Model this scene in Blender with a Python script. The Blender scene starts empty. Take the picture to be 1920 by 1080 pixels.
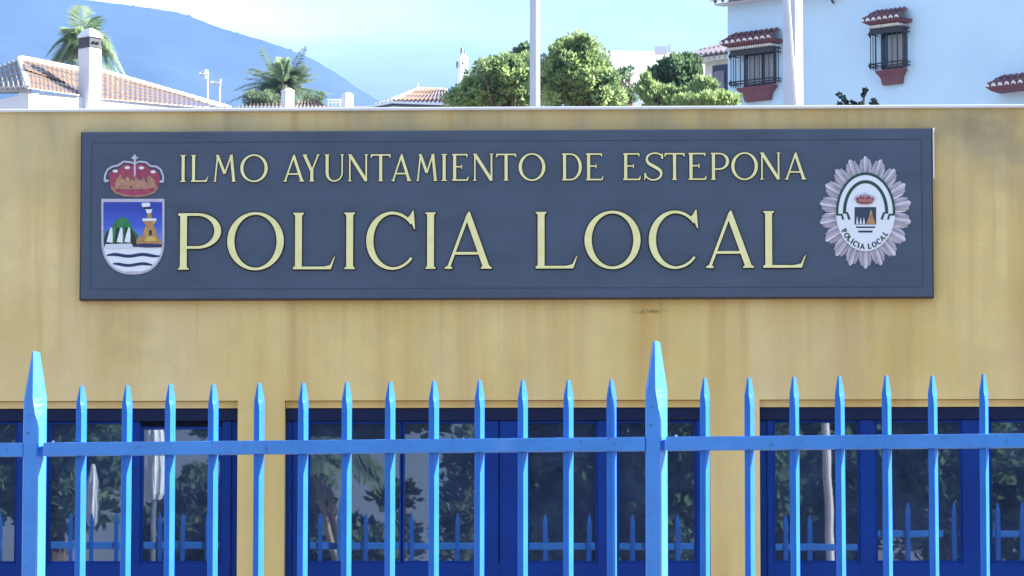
import bpy, bmesh, math, random
from mathutils import Vector, Matrix, noise
from mathutils.geometry import delaunay_2d_cdt
R = math.radians
sc = bpy.context.scene
COL = sc.collection

# ------------------------------------------------------------------ camera
FPX = 7500.0                                   # focal length in photo pixels (1920 wide)
PITCH, YAW = R(5.07), R(2.0)
CAM = Vector((19*math.tan(YAW), -19.0, 1.6))
cd = bpy.data.cameras.new("Camera"); cam = bpy.data.objects.new("Camera", cd); COL.objects.link(cam)
cam.location = CAM; cam.rotation_euler = (math.pi/2+PITCH, 0, YAW)
cd.sensor_width = 36; cd.lens = FPX/1920*36; cd.clip_start = 0.1; cd.clip_end = 30000
sc.camera = cam
sc.render.resolution_x, sc.render.resolution_y = 1024, 576
_m = cam.rotation_euler.to_matrix()
RT, UP, FW = _m @ Vector((1,0,0)), _m @ Vector((0,1,0)), _m @ Vector((0,0,-1))
def ray(px, py): return FW + RT*((px-960)/FPX) + UP*((540-py)/FPX)
def P(px, py, Y):                               # point of the plane y = Y seen at a pixel
    d = ray(px, py); return CAM + d*((Y-CAM.y)/d.y)
def PD(px, py, D): return CAM + ray(px, py)*D   # point at depth D
def PN(px, py, o, n):                           # point of a plane
    d = ray(px, py); return CAM + d*((o-CAM).dot(n)/d.dot(n))

# ------------------------------------------------------------------ light
SUN_EL, SUN_AZ = R(33), R(81)                   # azimuth clockwise from +Y
w = bpy.data.worlds.new("World"); sc.world = w; w.use_nodes = True
nt = w.node_tree; nt.nodes.clear()
out = nt.nodes.new('ShaderNodeOutputWorld'); bg = nt.nodes.new('ShaderNodeBackground')
sky = nt.nodes.new('ShaderNodeTexSky'); sky.sky_type = 'NISHITA'; sky.sun_disc = False
sky.sun_elevation = SUN_EL; sky.sun_rotation = SUN_AZ; sky.air_density = 1.0; sky.dust_density = 0.0; sky.altitude = 1500; sky.ozone_density = 2.0
tc = nt.nodes.new('ShaderNodeTexCoord'); mp = nt.nodes.new('ShaderNodeMapping'); mp.inputs['Scale'].default_value = (5, 5, 22)
mp.inputs['Location'].default_value = (0.3, 0.0, 0.5)
nz = nt.nodes.new('ShaderNodeTexNoise'); nz.inputs['Scale'].default_value = 1.3; nz.inputs['Detail'].default_value = 5; nz.inputs['Roughness'].default_value = 0.5
rp = nt.nodes.new('ShaderNodeValToRGB'); rp.color_ramp.elements[0].position = 0.36; rp.color_ramp.elements[1].position = 0.68
mx = nt.nodes.new('ShaderNodeMix'); mx.data_type = 'RGBA'
mx.inputs['B'].default_value = (6.2, 6.9, 7.4, 1)
L = nt.links
L.new(tc.outputs['Generated'], mp.inputs['Vector']); L.new(mp.outputs[0], nz.inputs['Vector']); L.new(nz.outputs['Fac'], rp.inputs[0])
mu = nt.nodes.new('ShaderNodeMath'); mu.operation = 'MULTIPLY'; mu.inputs[1].default_value = 0.75
sz = nt.nodes.new('ShaderNodeSeparateXYZ'); L.new(tc.outputs['Generated'], sz.inputs[0])
na = nt.nodes.new('ShaderNodeMath'); na.operation = 'MULTIPLY_ADD'; na.inputs[1].default_value = 0.03; L.new(nz.outputs['Fac'], na.inputs[0]); L.new(sz.outputs['Z'], na.inputs[2])
mrz = nt.nodes.new('ShaderNodeMapRange'); mrz.interpolation_type = 'SMOOTHSTEP'; mrz.inputs['From Min'].default_value = 0.150; mrz.inputs['From Max'].default_value = 0.175; L.new(na.outputs[0], mrz.inputs['Value'])
mm_ = nt.nodes.new('ShaderNodeMath'); mm_.operation = 'MULTIPLY'; L.new(rp.outputs[0], mm_.inputs[0]); L.new(mrz.outputs[0], mm_.inputs[1]); L.new(mm_.outputs[0], mu.inputs[0]); L.new(mu.outputs[0], mx.inputs['Factor'])
L.new(sky.outputs[0], mx.inputs['A']); bk = nt.nodes.new('ShaderNodeMix'); bk.data_type = 'RGBA'; bk.inputs['B'].default_value = (1.6, 1.72, 2.2, 1)
mb_ = nt.nodes.new('ShaderNodeMapRange'); mb_.interpolation_type = 'SMOOTHSTEP'; mb_.inputs['From Min'].default_value = 0.150; mb_.inputs['From Max'].default_value = 0.176; mb_.inputs['To Min'].default_value = 0.85; mb_.inputs['To Max'].default_value = 0.0
L.new(na.outputs[0], mb_.inputs['Value']); L.new(mb_.outputs[0], bk.inputs['Factor']); L.new(mx.outputs['Result'], bk.inputs['A']); L.new(bk.outputs['Result'], bg.inputs['Color']); L.new(bg.outputs[0], out.inputs['Surface'])
bg.inputs['Strength'].default_value = 0.064
sd = bpy.data.lights.new("Sun", 'SUN'); sd.energy = 5.0; sd.angle = R(0.5); sd.color = (1.0, 0.95, 0.87)
sun = bpy.data.objects.new("Sun", sd); COL.objects.link(sun)
SDIR = Vector((math.sin(SUN_AZ)*math.cos(SUN_EL), math.cos(SUN_AZ)*math.cos(SUN_EL), math.sin(SUN_EL)))
sun.rotation_euler = SDIR.to_track_quat('Z', 'Y').to_euler(); sun.location = (20, 0, 30)
sc.view_settings.view_transform = 'Standard'; sc.view_settings.look = 'None'
sc.view_settings.exposure = 2.33; sc.view_settings.gamma = 1.0
sc.cycles.volume_bounces = 0; sc.cycles.max_bounces = 8

# ------------------------------------------------------------------ materials
_cache = {}
def mat(name, c, rough=0.7, c2=None, scale=6.0, bump=0.0, bscale=40.0, metal=0.0, spec=0.5, stretch=None, detail=4, coat=0.0):
    if name in _cache: return _cache[name]
    m = bpy.data.materials.new(name); m.use_nodes = True; n = m.node_tree; b = n.nodes['Principled BSDF']
    b.inputs['Base Color'].default_value = (*c, 1); b.inputs['Roughness'].default_value = rough; b.inputs['Metallic'].default_value = metal
    b.inputs['Specular IOR Level'].default_value = spec; b.inputs['Coat Weight'].default_value = coat
    t = n.nodes.new('ShaderNodeTexCoord'); mpn = n.nodes.new('ShaderNodeMapping')
    n.links.new(t.outputs['Object'], mpn.inputs['Vector'])
    if stretch: mpn.inputs['Scale'].default_value = stretch
    if c2 is None: c2 = tuple(min(1, x*0.82) for x in c)
    z = n.nodes.new('ShaderNodeTexNoise'); z.inputs['Scale'].default_value = scale; z.inputs['Detail'].default_value = detail
    n.links.new(mpn.outputs[0], z.inputs['Vector'])
    r = n.nodes.new('ShaderNodeValToRGB'); r.color_ramp.elements[0].position = 0.35; r.color_ramp.elements[1].position = 0.65
    r.color_ramp.elements[0].color = (*c2, 1); r.color_ramp.elements[1].color = (*c, 1)
    n.links.new(z.outputs['Fac'], r.inputs[0]); n.links.new(r.outputs[0], b.inputs['Base Color'])
    if bump:
        z2 = n.nodes.new('ShaderNodeTexNoise'); z2.inputs['Scale'].default_value = bscale; z2.inputs['Detail'].default_value = 4
        bp = n.nodes.new('ShaderNodeBump'); bp.inputs['Strength'].default_value = bump; bp.inputs['Distance'].default_value = 0.01
        n.links.new(t.outputs['Object'], z2.inputs['Vector']); n.links.new(z2.outputs['Fac'], bp.inputs['Height']); n.links.new(bp.outputs[0], b.inputs['Normal'])
    _cache[name] = m; return m

def wear(m, c, lo=.62, hi=.66, amt=.6, sc_=38):
    n = m.node_tree; b = n.nodes['Principled BSDF']; old = b.inputs['Base Color'].links[0].from_socket
    t = n.nodes.new('ShaderNodeTexCoord'); z = n.nodes.new('ShaderNodeTexNoise'); z.inputs['Scale'].default_value = sc_; z.inputs['Detail'].default_value = 7; z.inputs['Roughness'].default_value = .65
    n.links.new(t.outputs['Object'], z.inputs['Vector']); r = n.nodes.new('ShaderNodeMapRange'); r.inputs['From Min'].default_value = lo; r.inputs['From Max'].default_value = hi; r.inputs['To Max'].default_value = amt
    n.links.new(z.outputs['Fac'], r.inputs['Value']); x = n.nodes.new('ShaderNodeMix'); x.data_type = 'RGBA'; n.links.new(r.outputs[0], x.inputs['Factor']); n.links.new(old, x.inputs['A']); x.inputs['B'].default_value = (*c, 1)
    n.links.new(x.outputs['Result'], b.inputs['Base Color'])
def leafmat(name, c1, c2, scale=1.5):
    m = mat(name, c1, 0.55, c2, scale=scale, spec=0.3)
    n = m.node_tree; b = n.nodes['Principled BSDF']; o = [x for x in n.nodes if x.type == 'OUTPUT_MATERIAL'][0]
    tr = n.nodes.new('ShaderNodeBsdfTranslucent'); ms = n.nodes.new('ShaderNodeMixShader'); ms.inputs[0].default_value = 0.52
    rr = [x for x in n.nodes if x.type == 'VALTORGB'][0]
    n.links.new(rr.outputs[0], tr.inputs['Color']); n.links.new(b.outputs[0], ms.inputs[1]); n.links.new(tr.outputs[0], ms.inputs[2]); n.links.new(ms.outputs[0], o.inputs['Surface'])
    return m

M = {}
M['shaded_house'] = mat('white_render_blue_shade', (0.54, 0.75, 0.94), 0.9, (0.50, 0.70, 0.90), scale=0.8, bump=0.2, bscale=20)  # white wall; the blue of its shade is put into the colour
M['white'] = mat('white_render', (0.66, 0.69, 0.76), 0.85, (0.62, 0.65, 0.71), scale=2.5, bump=0.2)
M['white_paint'] = mat('white_gloss_paint', (0.66, 0.68, 0.72), 0.4, (0.60, 0.62, 0.66), scale=3)
M['fence'] = mat('blue_gloss_paint', (0.036, 0.222, 0.66), 0.36, (0.028, 0.185, 0.57), scale=7, bump=0.06, bscale=60, coat=0.3)
M['picket'] = mat('deeper_blue_bar_paint', (0.011, 0.135, 0.53), 0.4, (0.008, 0.112, 0.46), scale=7, bump=0.08, bscale=60, coat=0.0, spec=0.3)
M['winframe'] = mat('navy_blue_window_paint', (0.003, 0.033, 0.22), 0.55, (0.003, 0.026, 0.18), scale=5, bump=0.05, spec=0.12)
wear(M['fence'], (.015, .07, .20), .60, .68, .7)
M['board'] = mat('slate_blue_board', (0.049, 0.075, 0.128), 0.55, (0.039, 0.060, 0.102), scale=3.0, bump=0.15, bscale=18, stretch=(1, 1, 2.5))
M['board_edge'] = mat('bronze_board_edge', (0.040, 0.022, 0.022), 0.5)
M['gold'] = mat('cream_gold_letters', (0.78, 0.75, 0.38), 0.4, (0.72, 0.68, 0.31), scale=20)
M['gold_side'] = mat('dark_letter_sides', (0.020, 0.020, 0.015), 0.6)
M['tile'] = mat('pale_terracotta_tile', (0.145, 0.095, 0.072), 0.9, (0.105, 0.066, 0.048), scale=9, bump=0.4, bscale=25)
M['tile_dark'] = mat('maroon_terracotta_tile', (0.20, 0.085, 0.10), 0.85, (0.10, 0.042, 0.06), scale=12, bump=0.3)
M['tile_white'] = mat('white_mortar_tile_end', (0.80, 0.78, 0.76), 0.9)
M['maroon'] = mat('maroon_painted_plaster', (0.19, 0.075, 0.10), 0.85, scale=5)
M['iron'] = mat('black_wrought_iron', (0.018, 0.020, 0.026), 0.5)
M['dark'] = mat('dark_chimney_cowl', (0.06, 0.065, 0.08), 0.8)
M['trunk'] = mat('bark', (0.16, 0.11, 0.075), 0.95, (0.08, 0.055, 0.04), scale=14, bump=0.5, stretch=(1, 1, 0.3))
M['pine'] = leafmat('pine_needles', (0.36, 0.47, 0.20), (0.17, 0.26, 0.125), 3.2)
M['pine_dark'] = leafmat('dark_needles', (0.15, 0.24, 0.12), (0.08, 0.14, 0.075), 2.6)
M['palm'] = leafmat('palm_leaf', (0.17, 0.235, 0.135), (0.09, 0.135, 0.08), 1.2)
M['palm_light'] = leafmat('light_palm_leaf', (0.36, 0.46, 0.27), (0.18, 0.27, 0.15), 1.2)
M['shrub'] = leafmat('dark_shrub_leaf', (0.02, 0.045, 0.035), (0.012, 0.03, 0.025), 4)
M['curtain'] = mat('pale_curtain', (0.42, 0.45, 0.50), 0.9, (0.25, 0.28, 0.33), scale=14, stretch=(6, 6, .2))
M['darkglass'] = mat('dark_window_glass', (0.02, 0.026, 0.045), 0.15)
M['pole'] = mat('pale_blue_grey_pole_paint', (0.42, 0.47, 0.60), 0.45, (0.37, 0.42, 0.55), scale=3)
M['metal'] = mat('brushed_metal', (0.55, 0.57, 0.6), 0.35, metal=0.9)
M['canvas'] = mat('white_canvas', (0.80, 0.79, 0.77), 0.9, (0.66, 0.66, 0.66), scale=6, stretch=(8, 8, .6))

def wallmat():
    m = bpy.data.materials.new('tan_rendered_wall'); m.use_nodes = True; n = m.node_tree; b = n.nodes['Principled BSDF']; l = n.links
    b.inputs['Roughness'].default_value = 0.92; b.inputs['Specular IOR Level'].default_value = 0.25
    t = n.nodes.new('ShaderNodeTexCoord'); sep = n.nodes.new('ShaderNodeSeparateXYZ'); l.new(t.outputs['Object'], sep.inputs[0])
    def mapped(s, loc=(0,0,0)):
        q = n.nodes.new('ShaderNodeMapping'); q.inputs['Scale'].default_value = s; q.inputs['Location'].default_value = loc; l.new(t.outputs['Object'], q.inputs[0]); return q.outputs[0]
    def nse(s, scale, det=4, loc=(0,0,0), dist=0):
        q = n.nodes.new('ShaderNodeTexNoise'); q.inputs['Scale'].default_value = scale; q.inputs['Detail'].default_value = det; q.inputs['Distortion'].default_value = dist
        l.new(mapped(s, loc), q.inputs['Vector']); return q.outputs['Fac']
    def rng(v, a, c, x=0.0, y=1.0, sm=True):
        q = n.nodes.new('ShaderNodeMapRange'); q.interpolation_type = 'SMOOTHSTEP' if sm else 'LINEAR'
        q.inputs['From Min'].default_value = a; q.inputs['From Max'].default_value = c; q.inputs['To Min'].default_value = x; q.inputs['To Max'].default_value = y
        l.new(v, q.inputs['Value']); return q.outputs[0]
    def mul(a, c):
        q = n.nodes.new('ShaderNodeMath'); q.operation = 'MULTIPLY'; l.new(a, q.inputs[0])
        if isinstance(c, float): q.inputs[1].default_value = c
        else: l.new(c, q.inputs[1])
        return q.outputs[0]
    def mix(f, a, c):
        q = n.nodes.new('ShaderNodeMix'); q.data_type = 'RGBA'; l.new(f, q.inputs['Factor'])
        for s, v in (('A', a), ('B', c)):
            if isinstance(v, tuple): q.inputs[s].default_value = (*v, 1)
            else: l.new(v, q.inputs[s])
        return q.outputs['Result']
    z = sep.outputs['Z']; x = sep.outputs['X']
    base = mix(rng(nse((1,1,1), 1.1, 3), .35, .65), (0.60, 0.45, 0.165), (0.70, 0.55, 0.25))
    # ochre rain streaks that run down from under the board
    st = mul(rng(nse((5.5, 1, .28), 1.0, 5, (3,0,0), .2), .42, .74), rng(z, 2.35, 3.15, .55, 1.0))
    base = mix(mul(st, 0.80), base, (0.47, 0.285, 0.085))
    st2 = mul(rng(nse((2.2, 1, .22), 1.0, 3, (9,0,4), .2), .45, .62), rng(z, 3.3, 3.0))
    base = mix(mul(st2, 0.4), base, (0.66, 0.54, 0.34))
    # grey-green weathering near the parapet
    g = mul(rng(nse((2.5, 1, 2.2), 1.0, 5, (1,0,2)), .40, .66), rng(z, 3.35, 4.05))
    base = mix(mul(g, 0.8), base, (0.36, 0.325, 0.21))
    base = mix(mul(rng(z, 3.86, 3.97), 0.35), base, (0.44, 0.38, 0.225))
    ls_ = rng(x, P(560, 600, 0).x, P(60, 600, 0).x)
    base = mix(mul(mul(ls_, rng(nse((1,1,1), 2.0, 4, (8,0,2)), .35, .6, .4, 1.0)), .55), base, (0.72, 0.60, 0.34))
    gr = rng(nse((1,1,1), 9, 6, (1,0,5)), .40, .62); base = mix(mul(gr, .22), base, (0.52, 0.40, 0.22))
    # narrow dark drips running down from the coping
    dr = mul(rng(nse((7, 1, 1.2), 1.0, 5, (2,0,7)), .50, .75), rng(z, 3.78, 4.08))
    base = mix(mul(dr, 0.5), base, (0.27, 0.24, 0.15))
    dr2 = mul(rng(nse((13, 1, .4), 1.0, 5, (5,0,1)), .52, .78), rng(z, 2.75, 3.2, 0.15, 1.0))
    base = mix(mul(dr2, 0.6), base, (0.42, 0.27, 0.09))
    # soot smudge where an old bracket was
    zc, xc = P(1215, 584, 0).z, P(1215, 584, 0).x
    sm = n.nodes.new('ShaderNodeVectorMath'); sm.operation = 'LENGTH'
    sub = n.nodes.new('ShaderNodeVectorMath'); sub.operation = 'SUBTRACT'; l.new(t.outputs['Object'], sub.inputs[0]); sub.inputs[1].default_value = (xc, 0, zc)
    scl = n.nodes.new('ShaderNodeVectorMath'); scl.operation = 'MULTIPLY'; l.new(sub.outputs[0], scl.inputs[0]); scl.inputs[1].default_value = (10.0, 0, 75)
    l.new(scl.outputs[0], sm.inputs[0])
    smk = mul(rng(sm.outputs['Value'], 1.2, 0.1), rng(nse((30,1,60), 1.0, 4), .35, .6))
    base = mix(mul(smk, 0.75), base, (0.10, 0.08, 0.035))
    # darker damp patch on the right
    for (dx, dz, sx, sz, am) in ((1830, 235, 3.0, 6.5, .5), (1700+190, 300, 4, 5, .25), (245, 640, 4, 5, .2)):
        q0 = P(dx, dz, 0); sub = n.nodes.new('ShaderNodeVectorMath'); sub.operation = 'SUBTRACT'; l.new(t.outputs['Object'], sub.inputs[0]); sub.inputs[1].default_value = q0
        scl = n.nodes.new('ShaderNodeVectorMath'); scl.operation = 'MULTIPLY'; l.new(sub.outputs[0], scl.inputs[0]); scl.inputs[1].default_value = (sx, 0, sz)
        ln = n.nodes.new('ShaderNodeVectorMath'); ln.operation = 'LENGTH'; l.new(scl.outputs[0], ln.inputs[0])
        k = mul(rng(ln.outputs['Value'], 1.1, 0.1), rng(nse((7,1,9), 1.0, 4, (dx,0,0)), .36, .6))
        base = mix(mul(k, am), base, (0.20, 0.175, 0.11))
    # fine grain
    base = mix(mul(rng(nse((1,1,1), 60, 3), .4, .7), 0.07), base, (0.33, 0.24, 0.12))
    l.new(base, b.inputs['Base Color'])
    bp = n.nodes.new('ShaderNodeBump'); bp.inputs['Strength'].default_value = 0.14; bp.inputs['Distance'].default_value = 0.005
    l.new(nse((1,1,1), 35, 5), bp.inputs['Height']); l.new(bp.outputs[0], b.inputs['Normal'])
    return m
M['wall'] = wallmat()

def glassmat():
    m = bpy.data.materials.new('reflective_window_glass'); m.use_nodes = True; n = m.node_tree; n.nodes.clear(); l = n.links
    o = n.nodes.new('ShaderNodeOutputMaterial'); g = n.nodes.new('ShaderNodeBsdfGlossy'); t = n.nodes.new('ShaderNodeBsdfTransparent'); ms = n.nodes.new('ShaderNodeMixShader')
    g.inputs['Roughness'].default_value = 0.008; g.inputs['Color'].default_value = (0.68, 0.82, 1.0, 1); t.inputs['Color'].default_value = (0.35, 0.42, 0.55, 1)
    ms.inputs[0].default_value = 0.22
    df = n.nodes.new('ShaderNodeBsdfDiffuse'); df.inputs['Color'].default_value = (.055, .085, .20, 1); m2 = n.nodes.new('ShaderNodeMixShader'); m2.inputs[0].default_value = .28
    tq = n.nodes.new('ShaderNodeTexCoord'); nq = n.nodes.new('ShaderNodeTexNoise'); nq.inputs['Scale'].default_value = 5; nq.inputs['Detail'].default_value = 6; rq = n.nodes.new('ShaderNodeMapRange'); rq.inputs['From Min'].default_value = .3; rq.inputs['From Max'].default_value = .7; rq.inputs['To Min'].default_value = .18; rq.inputs['To Max'].default_value = .50
    l.new(tq.outputs['Object'], nq.inputs['Vector']); l.new(nq.outputs['Fac'], rq.inputs['Value']); l.new(rq.outputs[0], m2.inputs[0])
    bq = n.nodes.new('ShaderNodeBump'); bq.inputs['Strength'].default_value = .03; bq.inputs['Distance'].default_value = .004; nw = n.nodes.new('ShaderNodeTexNoise'); nw.inputs['Scale'].default_value = 2.5; l.new(tq.outputs['Object'], nw.inputs['Vector']); l.new(nw.outputs['Fac'], bq.inputs['Height']); l.new(bq.outputs[0], g.inputs['Normal'])
    l.new(t.outputs[0], m2.inputs[1]); l.new(df.outputs[0], m2.inputs[2]); l.new(m2.outputs[0], ms.inputs[1]); l.new(g.outputs[0], ms.inputs[2]); l.new(ms.outputs[0], o.inputs['Surface'])
    return m
M['glass'] = glassmat()

# ------------------------------------------------------------------ builders
def tag(o, label=None, cat=None, group=None, kind=None):
    if label: o['label'] = label
    if cat: o['category'] = cat
    if group: o['group'] = group
    if kind: o['kind'] = kind
    return o
def empty(name, loc, label=None, cat=None, group=None, parent=None):
    o = bpy.data.objects.new(name, None); COL.objects.link(o); o.empty_display_size = 0.2
    if parent: o.parent = parent; o.location = Vector(loc)-wloc(parent)
    else: o.location = loc
    return tag(o, label, cat, group)
def wloc(o):
    v = Vector((0,0,0))
    while o: v += o.location; o = o.parent
    return v
class MB:
    def __init__(s): s.v = []; s.f = []; s.mi = []; s.smooth = False
    def face(s, pts, mi=0):
        k = len(s.v); s.v += [Vector(p) for p in pts]; s.f.append(tuple(range(k, k+len(pts)))); s.mi.append(mi)
    def box(s, a, b, mi=0, M4=None):
        x0,y0,z0 = a; x1,y1,z1 = b
        c = [Vector(p) for p in ((x0,y0,z0),(x1,y0,z0),(x1,y1,z0),(x0,y1,z0),(x0,y0,z1),(x1,y0,z1),(x1,y1,z1),(x0,y1,z1))]
        if M4: c = [M4 @ p for p in c]
        s.hexa(c, mi)
    def hexa(s, c, mi=0):                        # 4 bottom, 4 top, both counter-clockwise from above
        k = len(s.v); s.v += [Vector(p) for p in c]
        for q in ((3,2,1,0),(4,5,6,7),(0,1,5,4),(1,2,6,5),(2,3,7,6),(3,0,4,7)): s.f.append(tuple(k+i for i in q)); s.mi.append(mi)
    def loft(s, rings, mi=0, cap=True):
        k = len(s.v); n = len(rings[0])
        for r in rings: s.v += [Vector(p) for p in r]
        for i in range(len(rings)-1):
            for j in range(n):
                a = k+i*n+j; b = k+i*n+(j+1)%n; s.f.append((a, b, b+n, a+n)); s.mi.append(mi)
        if cap:
            s.f.append(tuple(reversed(range(k, k+n)))); s.mi.append(mi)
            s.f.append(tuple(range(k+(len(rings)-1)*n, k+len(rings)*n))); s.mi.append(mi)
    def tube(s, pts, rad, seg=8, mi=0):
        pts = [Vector(p) for p in pts]; rad = rad if isinstance(rad, (list, tuple)) else [rad]*len(pts)
        rings = []
        for i, p in enumerate(pts):
            d = (pts[min(i+1, len(pts)-1)]-pts[max(i-1, 0)]).normalized()
            u = d.cross(Vector((0,1,0.01))); u = u if u.length > .1 else d.cross(Vector((1,0,0))); u.normalize(); v = d.cross(u)
            rings.append([p+(u*math.cos(a)+v*math.sin(a))*rad[i] for a in (2*math.pi*j/seg for j in range(seg))])
        s.loft(rings, mi)
    def build(s, name, mats, parent=None, smooth=False, bevel=0, label=None):
        off = wloc(parent) if parent else Vector((0,0,0))
        me = bpy.data.meshes.new(name); me.from_pydata([tuple(p-off) for p in s.v], [], s.f)
        mats = mats if isinstance(mats, (list, tuple)) else [mats]
        for m in mats: me.materials.append(m)
        me.polygons.foreach_set('material_index', s.mi)
        if smooth: me.polygons.foreach_set('use_smooth', [True]*len(s.f))
        me.update()
        o = bpy.data.objects.new(name, me); COL.objects.link(o)
        if parent: o.parent = parent
        if bevel:
            b = o.modifiers.new('bevel', 'BEVEL'); b.width = bevel; b.segments = 2; b.limit_method = 'ANGLE'; b.angle_limit = R(35); b.harden_normals = False
        if label: o['label'] = label
        return o

def union(polys):                                # 2D polygons -> triangles of their union
    vs = []; fs = []; es = []
    for p in polys:
        ar = sum(p[i][0]*p[(i+1) % len(p)][1]-p[(i+1) % len(p)][0]*p[i][1] for i in range(len(p)))
        if abs(ar) < 1e-9: continue
        if ar < 0: p = p[::-1]
        k = len(vs); vs += [Vector((round(a, 6), round(b, 6))) for a, b in p]; fs.append(list(range(k, k+len(p))))
    v, e, f, ov, oe, of = delaunay_2d_cdt(vs, [], fs, 0, 1e-6)
    return v, [t for t, o in zip(f, of) if len(o)]
def plate(name, polys, to3, n, depth, mats, parent, grow=0):  # union of polygons raised by depth along n; to3 maps 2D -> 3D on the carrying plane
    v, tri = union(polys)
    bm = bmesh.new(); bv = [bm.verts.new(to3(a)+n*depth) for a in v]
    for t in tri:
        try: bm.faces.new([bv[i] for i in t])
        except ValueError: pass
    for x in [x for x in bm.verts if not x.link_faces]: bm.verts.remove(x)
    bm.normal_update()
    for f in bm.faces:
        if f.normal.dot(n) < 0: f.normal_flip()
        f.material_index = 0
    edges = [e for e in bm.edges if len(e.link_faces) == 1]
    low = {}
    edges = list(edges)
    for e in edges:
        for x in e.verts:
            if x not in low:
                o_ = Vector((0,0,0))
                if grow:
                    for e2 in x.link_edges:
                        if len(e2.link_faces) == 1:
                            l2 = e2.link_loops[0]; o_ += (l2.link_loop_next.vert.co-l2.vert.co).normalized().cross(n)
                    if o_.length > 1e-6: o_ = o_.normalized()*grow
                low[x] = bm.verts.new(x.co-n*depth+o_)
    for e in edges:
        lp = e.link_loops[0]; a, b = lp.vert, lp.link_loop_next.vert
        f = bm.faces.new((b, a, low[a], low[b])); f.material_index = 1 if len(mats) > 1 else 0
    off = wloc(parent)
    for x in bm.verts: x.co -= off
    me = bpy.data.meshes.new(name); bm.to_mesh(me); bm.free()
    for m in mats: me.materials.append(m)
    o = bpy.data.objects.new(name, me); COL.objects.link(o); o.parent = parent
    return o

# ================================================================== THE SETTING
def groundmat():
    return mat('pale_paving_and_dirt', (0.21, 0.18, 0.145), 0.95, (0.155, 0.135, 0.11), scale=0.6, bump=0.3, bscale=8)
def terrain_z(x, y):
    z = 0.0
    if y > 22: z += 5.0*min(1, (y-22)/50.0)
    if y > 120: z += min(60, (y-120)*0.02)
    return z
g = MB(); xs = [-9000,-3000,-900,-300,-120,-60,-30,-15,0,15,30,60,120,300,900,3000,9000]
ys = [-6000,-2000,-600,-200,-80,-40,-20,-6,0,10,22,35,50,72,120,300,800,1800,3120,6000]
for j in range(len(ys)-1):
    for i in range(len(xs)-1):
        q = [(xs[i],ys[j]),(xs[i+1],ys[j]),(xs[i+1],ys[j+1]),(xs[i],ys[j+1])]
        g.face([(a, b, terrain_z(a, b)) for a, b in q])
tag(g.build('ground', groundmat()), 'pale dry ground and paving around the station', kind='structure')

# far mountain, with its real slopes
RID = [(-900,-190),(-500,-120),(-150,-55),(0,-30),(150,-8),(230,2),(262,6),(300,12),(345,17),(375,31),(405,45),(440,55),(470,61),(500,72),(540,85),(580,101),(612,116),(640,139),(670,158),(700,178),(722,190),(800,222),(950,262),(1200,330),(1600,400),(2300,520),(3200,700)]
def ridge_py(px): return sum(ridge0(px+d) for d in range(-36, 37, 6))/13+1.5
def ridge0(px):
    for (a, b), (c, d) in zip(RID, RID[1:]):
        if a <= px <= c: return b+(d-b)*(px-a)/(c-a)
    return RID[0][1] if px < RID[0][0] else RID[-1][1]
mb = MB(); NX, NY = 820, 90; grid = []
for i in range(NX+1):
    px = -900+i*(4100/NX); top = PD(px, ridge_py(px), 3000.0); col = []
    wob = .5*noise.noise(Vector((px*.05, 0, 0)))+2.6*max(0, noise.noise(Vector((px*.21, 5, 0)))-.22)
    for j in range(NY+1):
        t = j/NY
        y = 1700+(top.y-1706)*min(1, j/(NY-1)) if j < NY else top.y
        t = (y-1700)/(top.y-1700)
        zz = terrain_z(top.x, y); s = (t**1.25)
        h = (top.z-zz)*s+(noise.noise(Vector((top.x*.004, y*.004, 0)))*34+noise.noise(Vector((top.x*.015, y*.015, 3)))*10+noise.noise(Vector((top.x*.035, y*.03, 7)))*6+noise.noise(Vector((top.x*.08, y*.07, 9)))*3)*(1-abs(2*t-1))
        col.append(Vector((top.x*(0.6+0.4*t) if False else top.x, y, zz-2+h+(wob if j == NY else 0))))
    col.append(Vector((top.x, top.y+900, top.z*.2))); grid.append(col)
for i in range(NX):
    for j in range(NY+1):
        mb.face([grid[i][j], grid[i+1][j], grid[i+1][j+1], grid[i][j+1]])
mount = mb.build('mountain', mat('scrub_hillside', (0.020, 0.036, 0.038), 1.0, (0.009, 0.020, 0.024), scale=0.012, detail=10), smooth=True)
tag(mount, 'long blue hazy mountain ridge falling to the right', kind='structure')

# air
hb = MB(); hb.box((-3500, -400, -1.5), (3500, 4200, 470))
hz = bpy.data.materials.new('haze_air'); hz.use_nodes = True; hz.node_tree.nodes.clear()
ho = hz.node_tree.nodes.new('ShaderNodeOutputMaterial'); hv = hz.node_tree.nodes.new('ShaderNodeVolumePrincipled')
hv.inputs['Color'].default_value = (0.17, 0.41, 1.0, 1); hv.inputs['Density'].default_value = 0.00014; hv.inputs['Anisotropy'].default_value = 0.1
hz.node_tree.links.new(hv.outputs[0], ho.inputs['Volume'])
HAZE = hb.build('haze', hz); tag(HAZE, 'thin blue haze in the air', kind='stuff')

# ================================================================== POLICE STATION
ZT = P(960, 205, 0).z                       # top of parapet
ZH = P(960, 750, 0).z                       # window head
def X(px, Y=0, py=900): return P(px, py, Y).x
st = empty('police_station', (0, 0, 0), 'low tan rendered building with blue framed windows behind the fence', 'building')
WX0, WX1, TH = -6.5, 6.0, 0.14
ZS = 1.0                                     # sill height
wins = [(-5.6, X(445)), (X(533), X(1332)), (X(1425), 5.4)]
mb = MB()
xsg = [WX0]+[v for wv in wins for v in wv]+[WX1]
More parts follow.
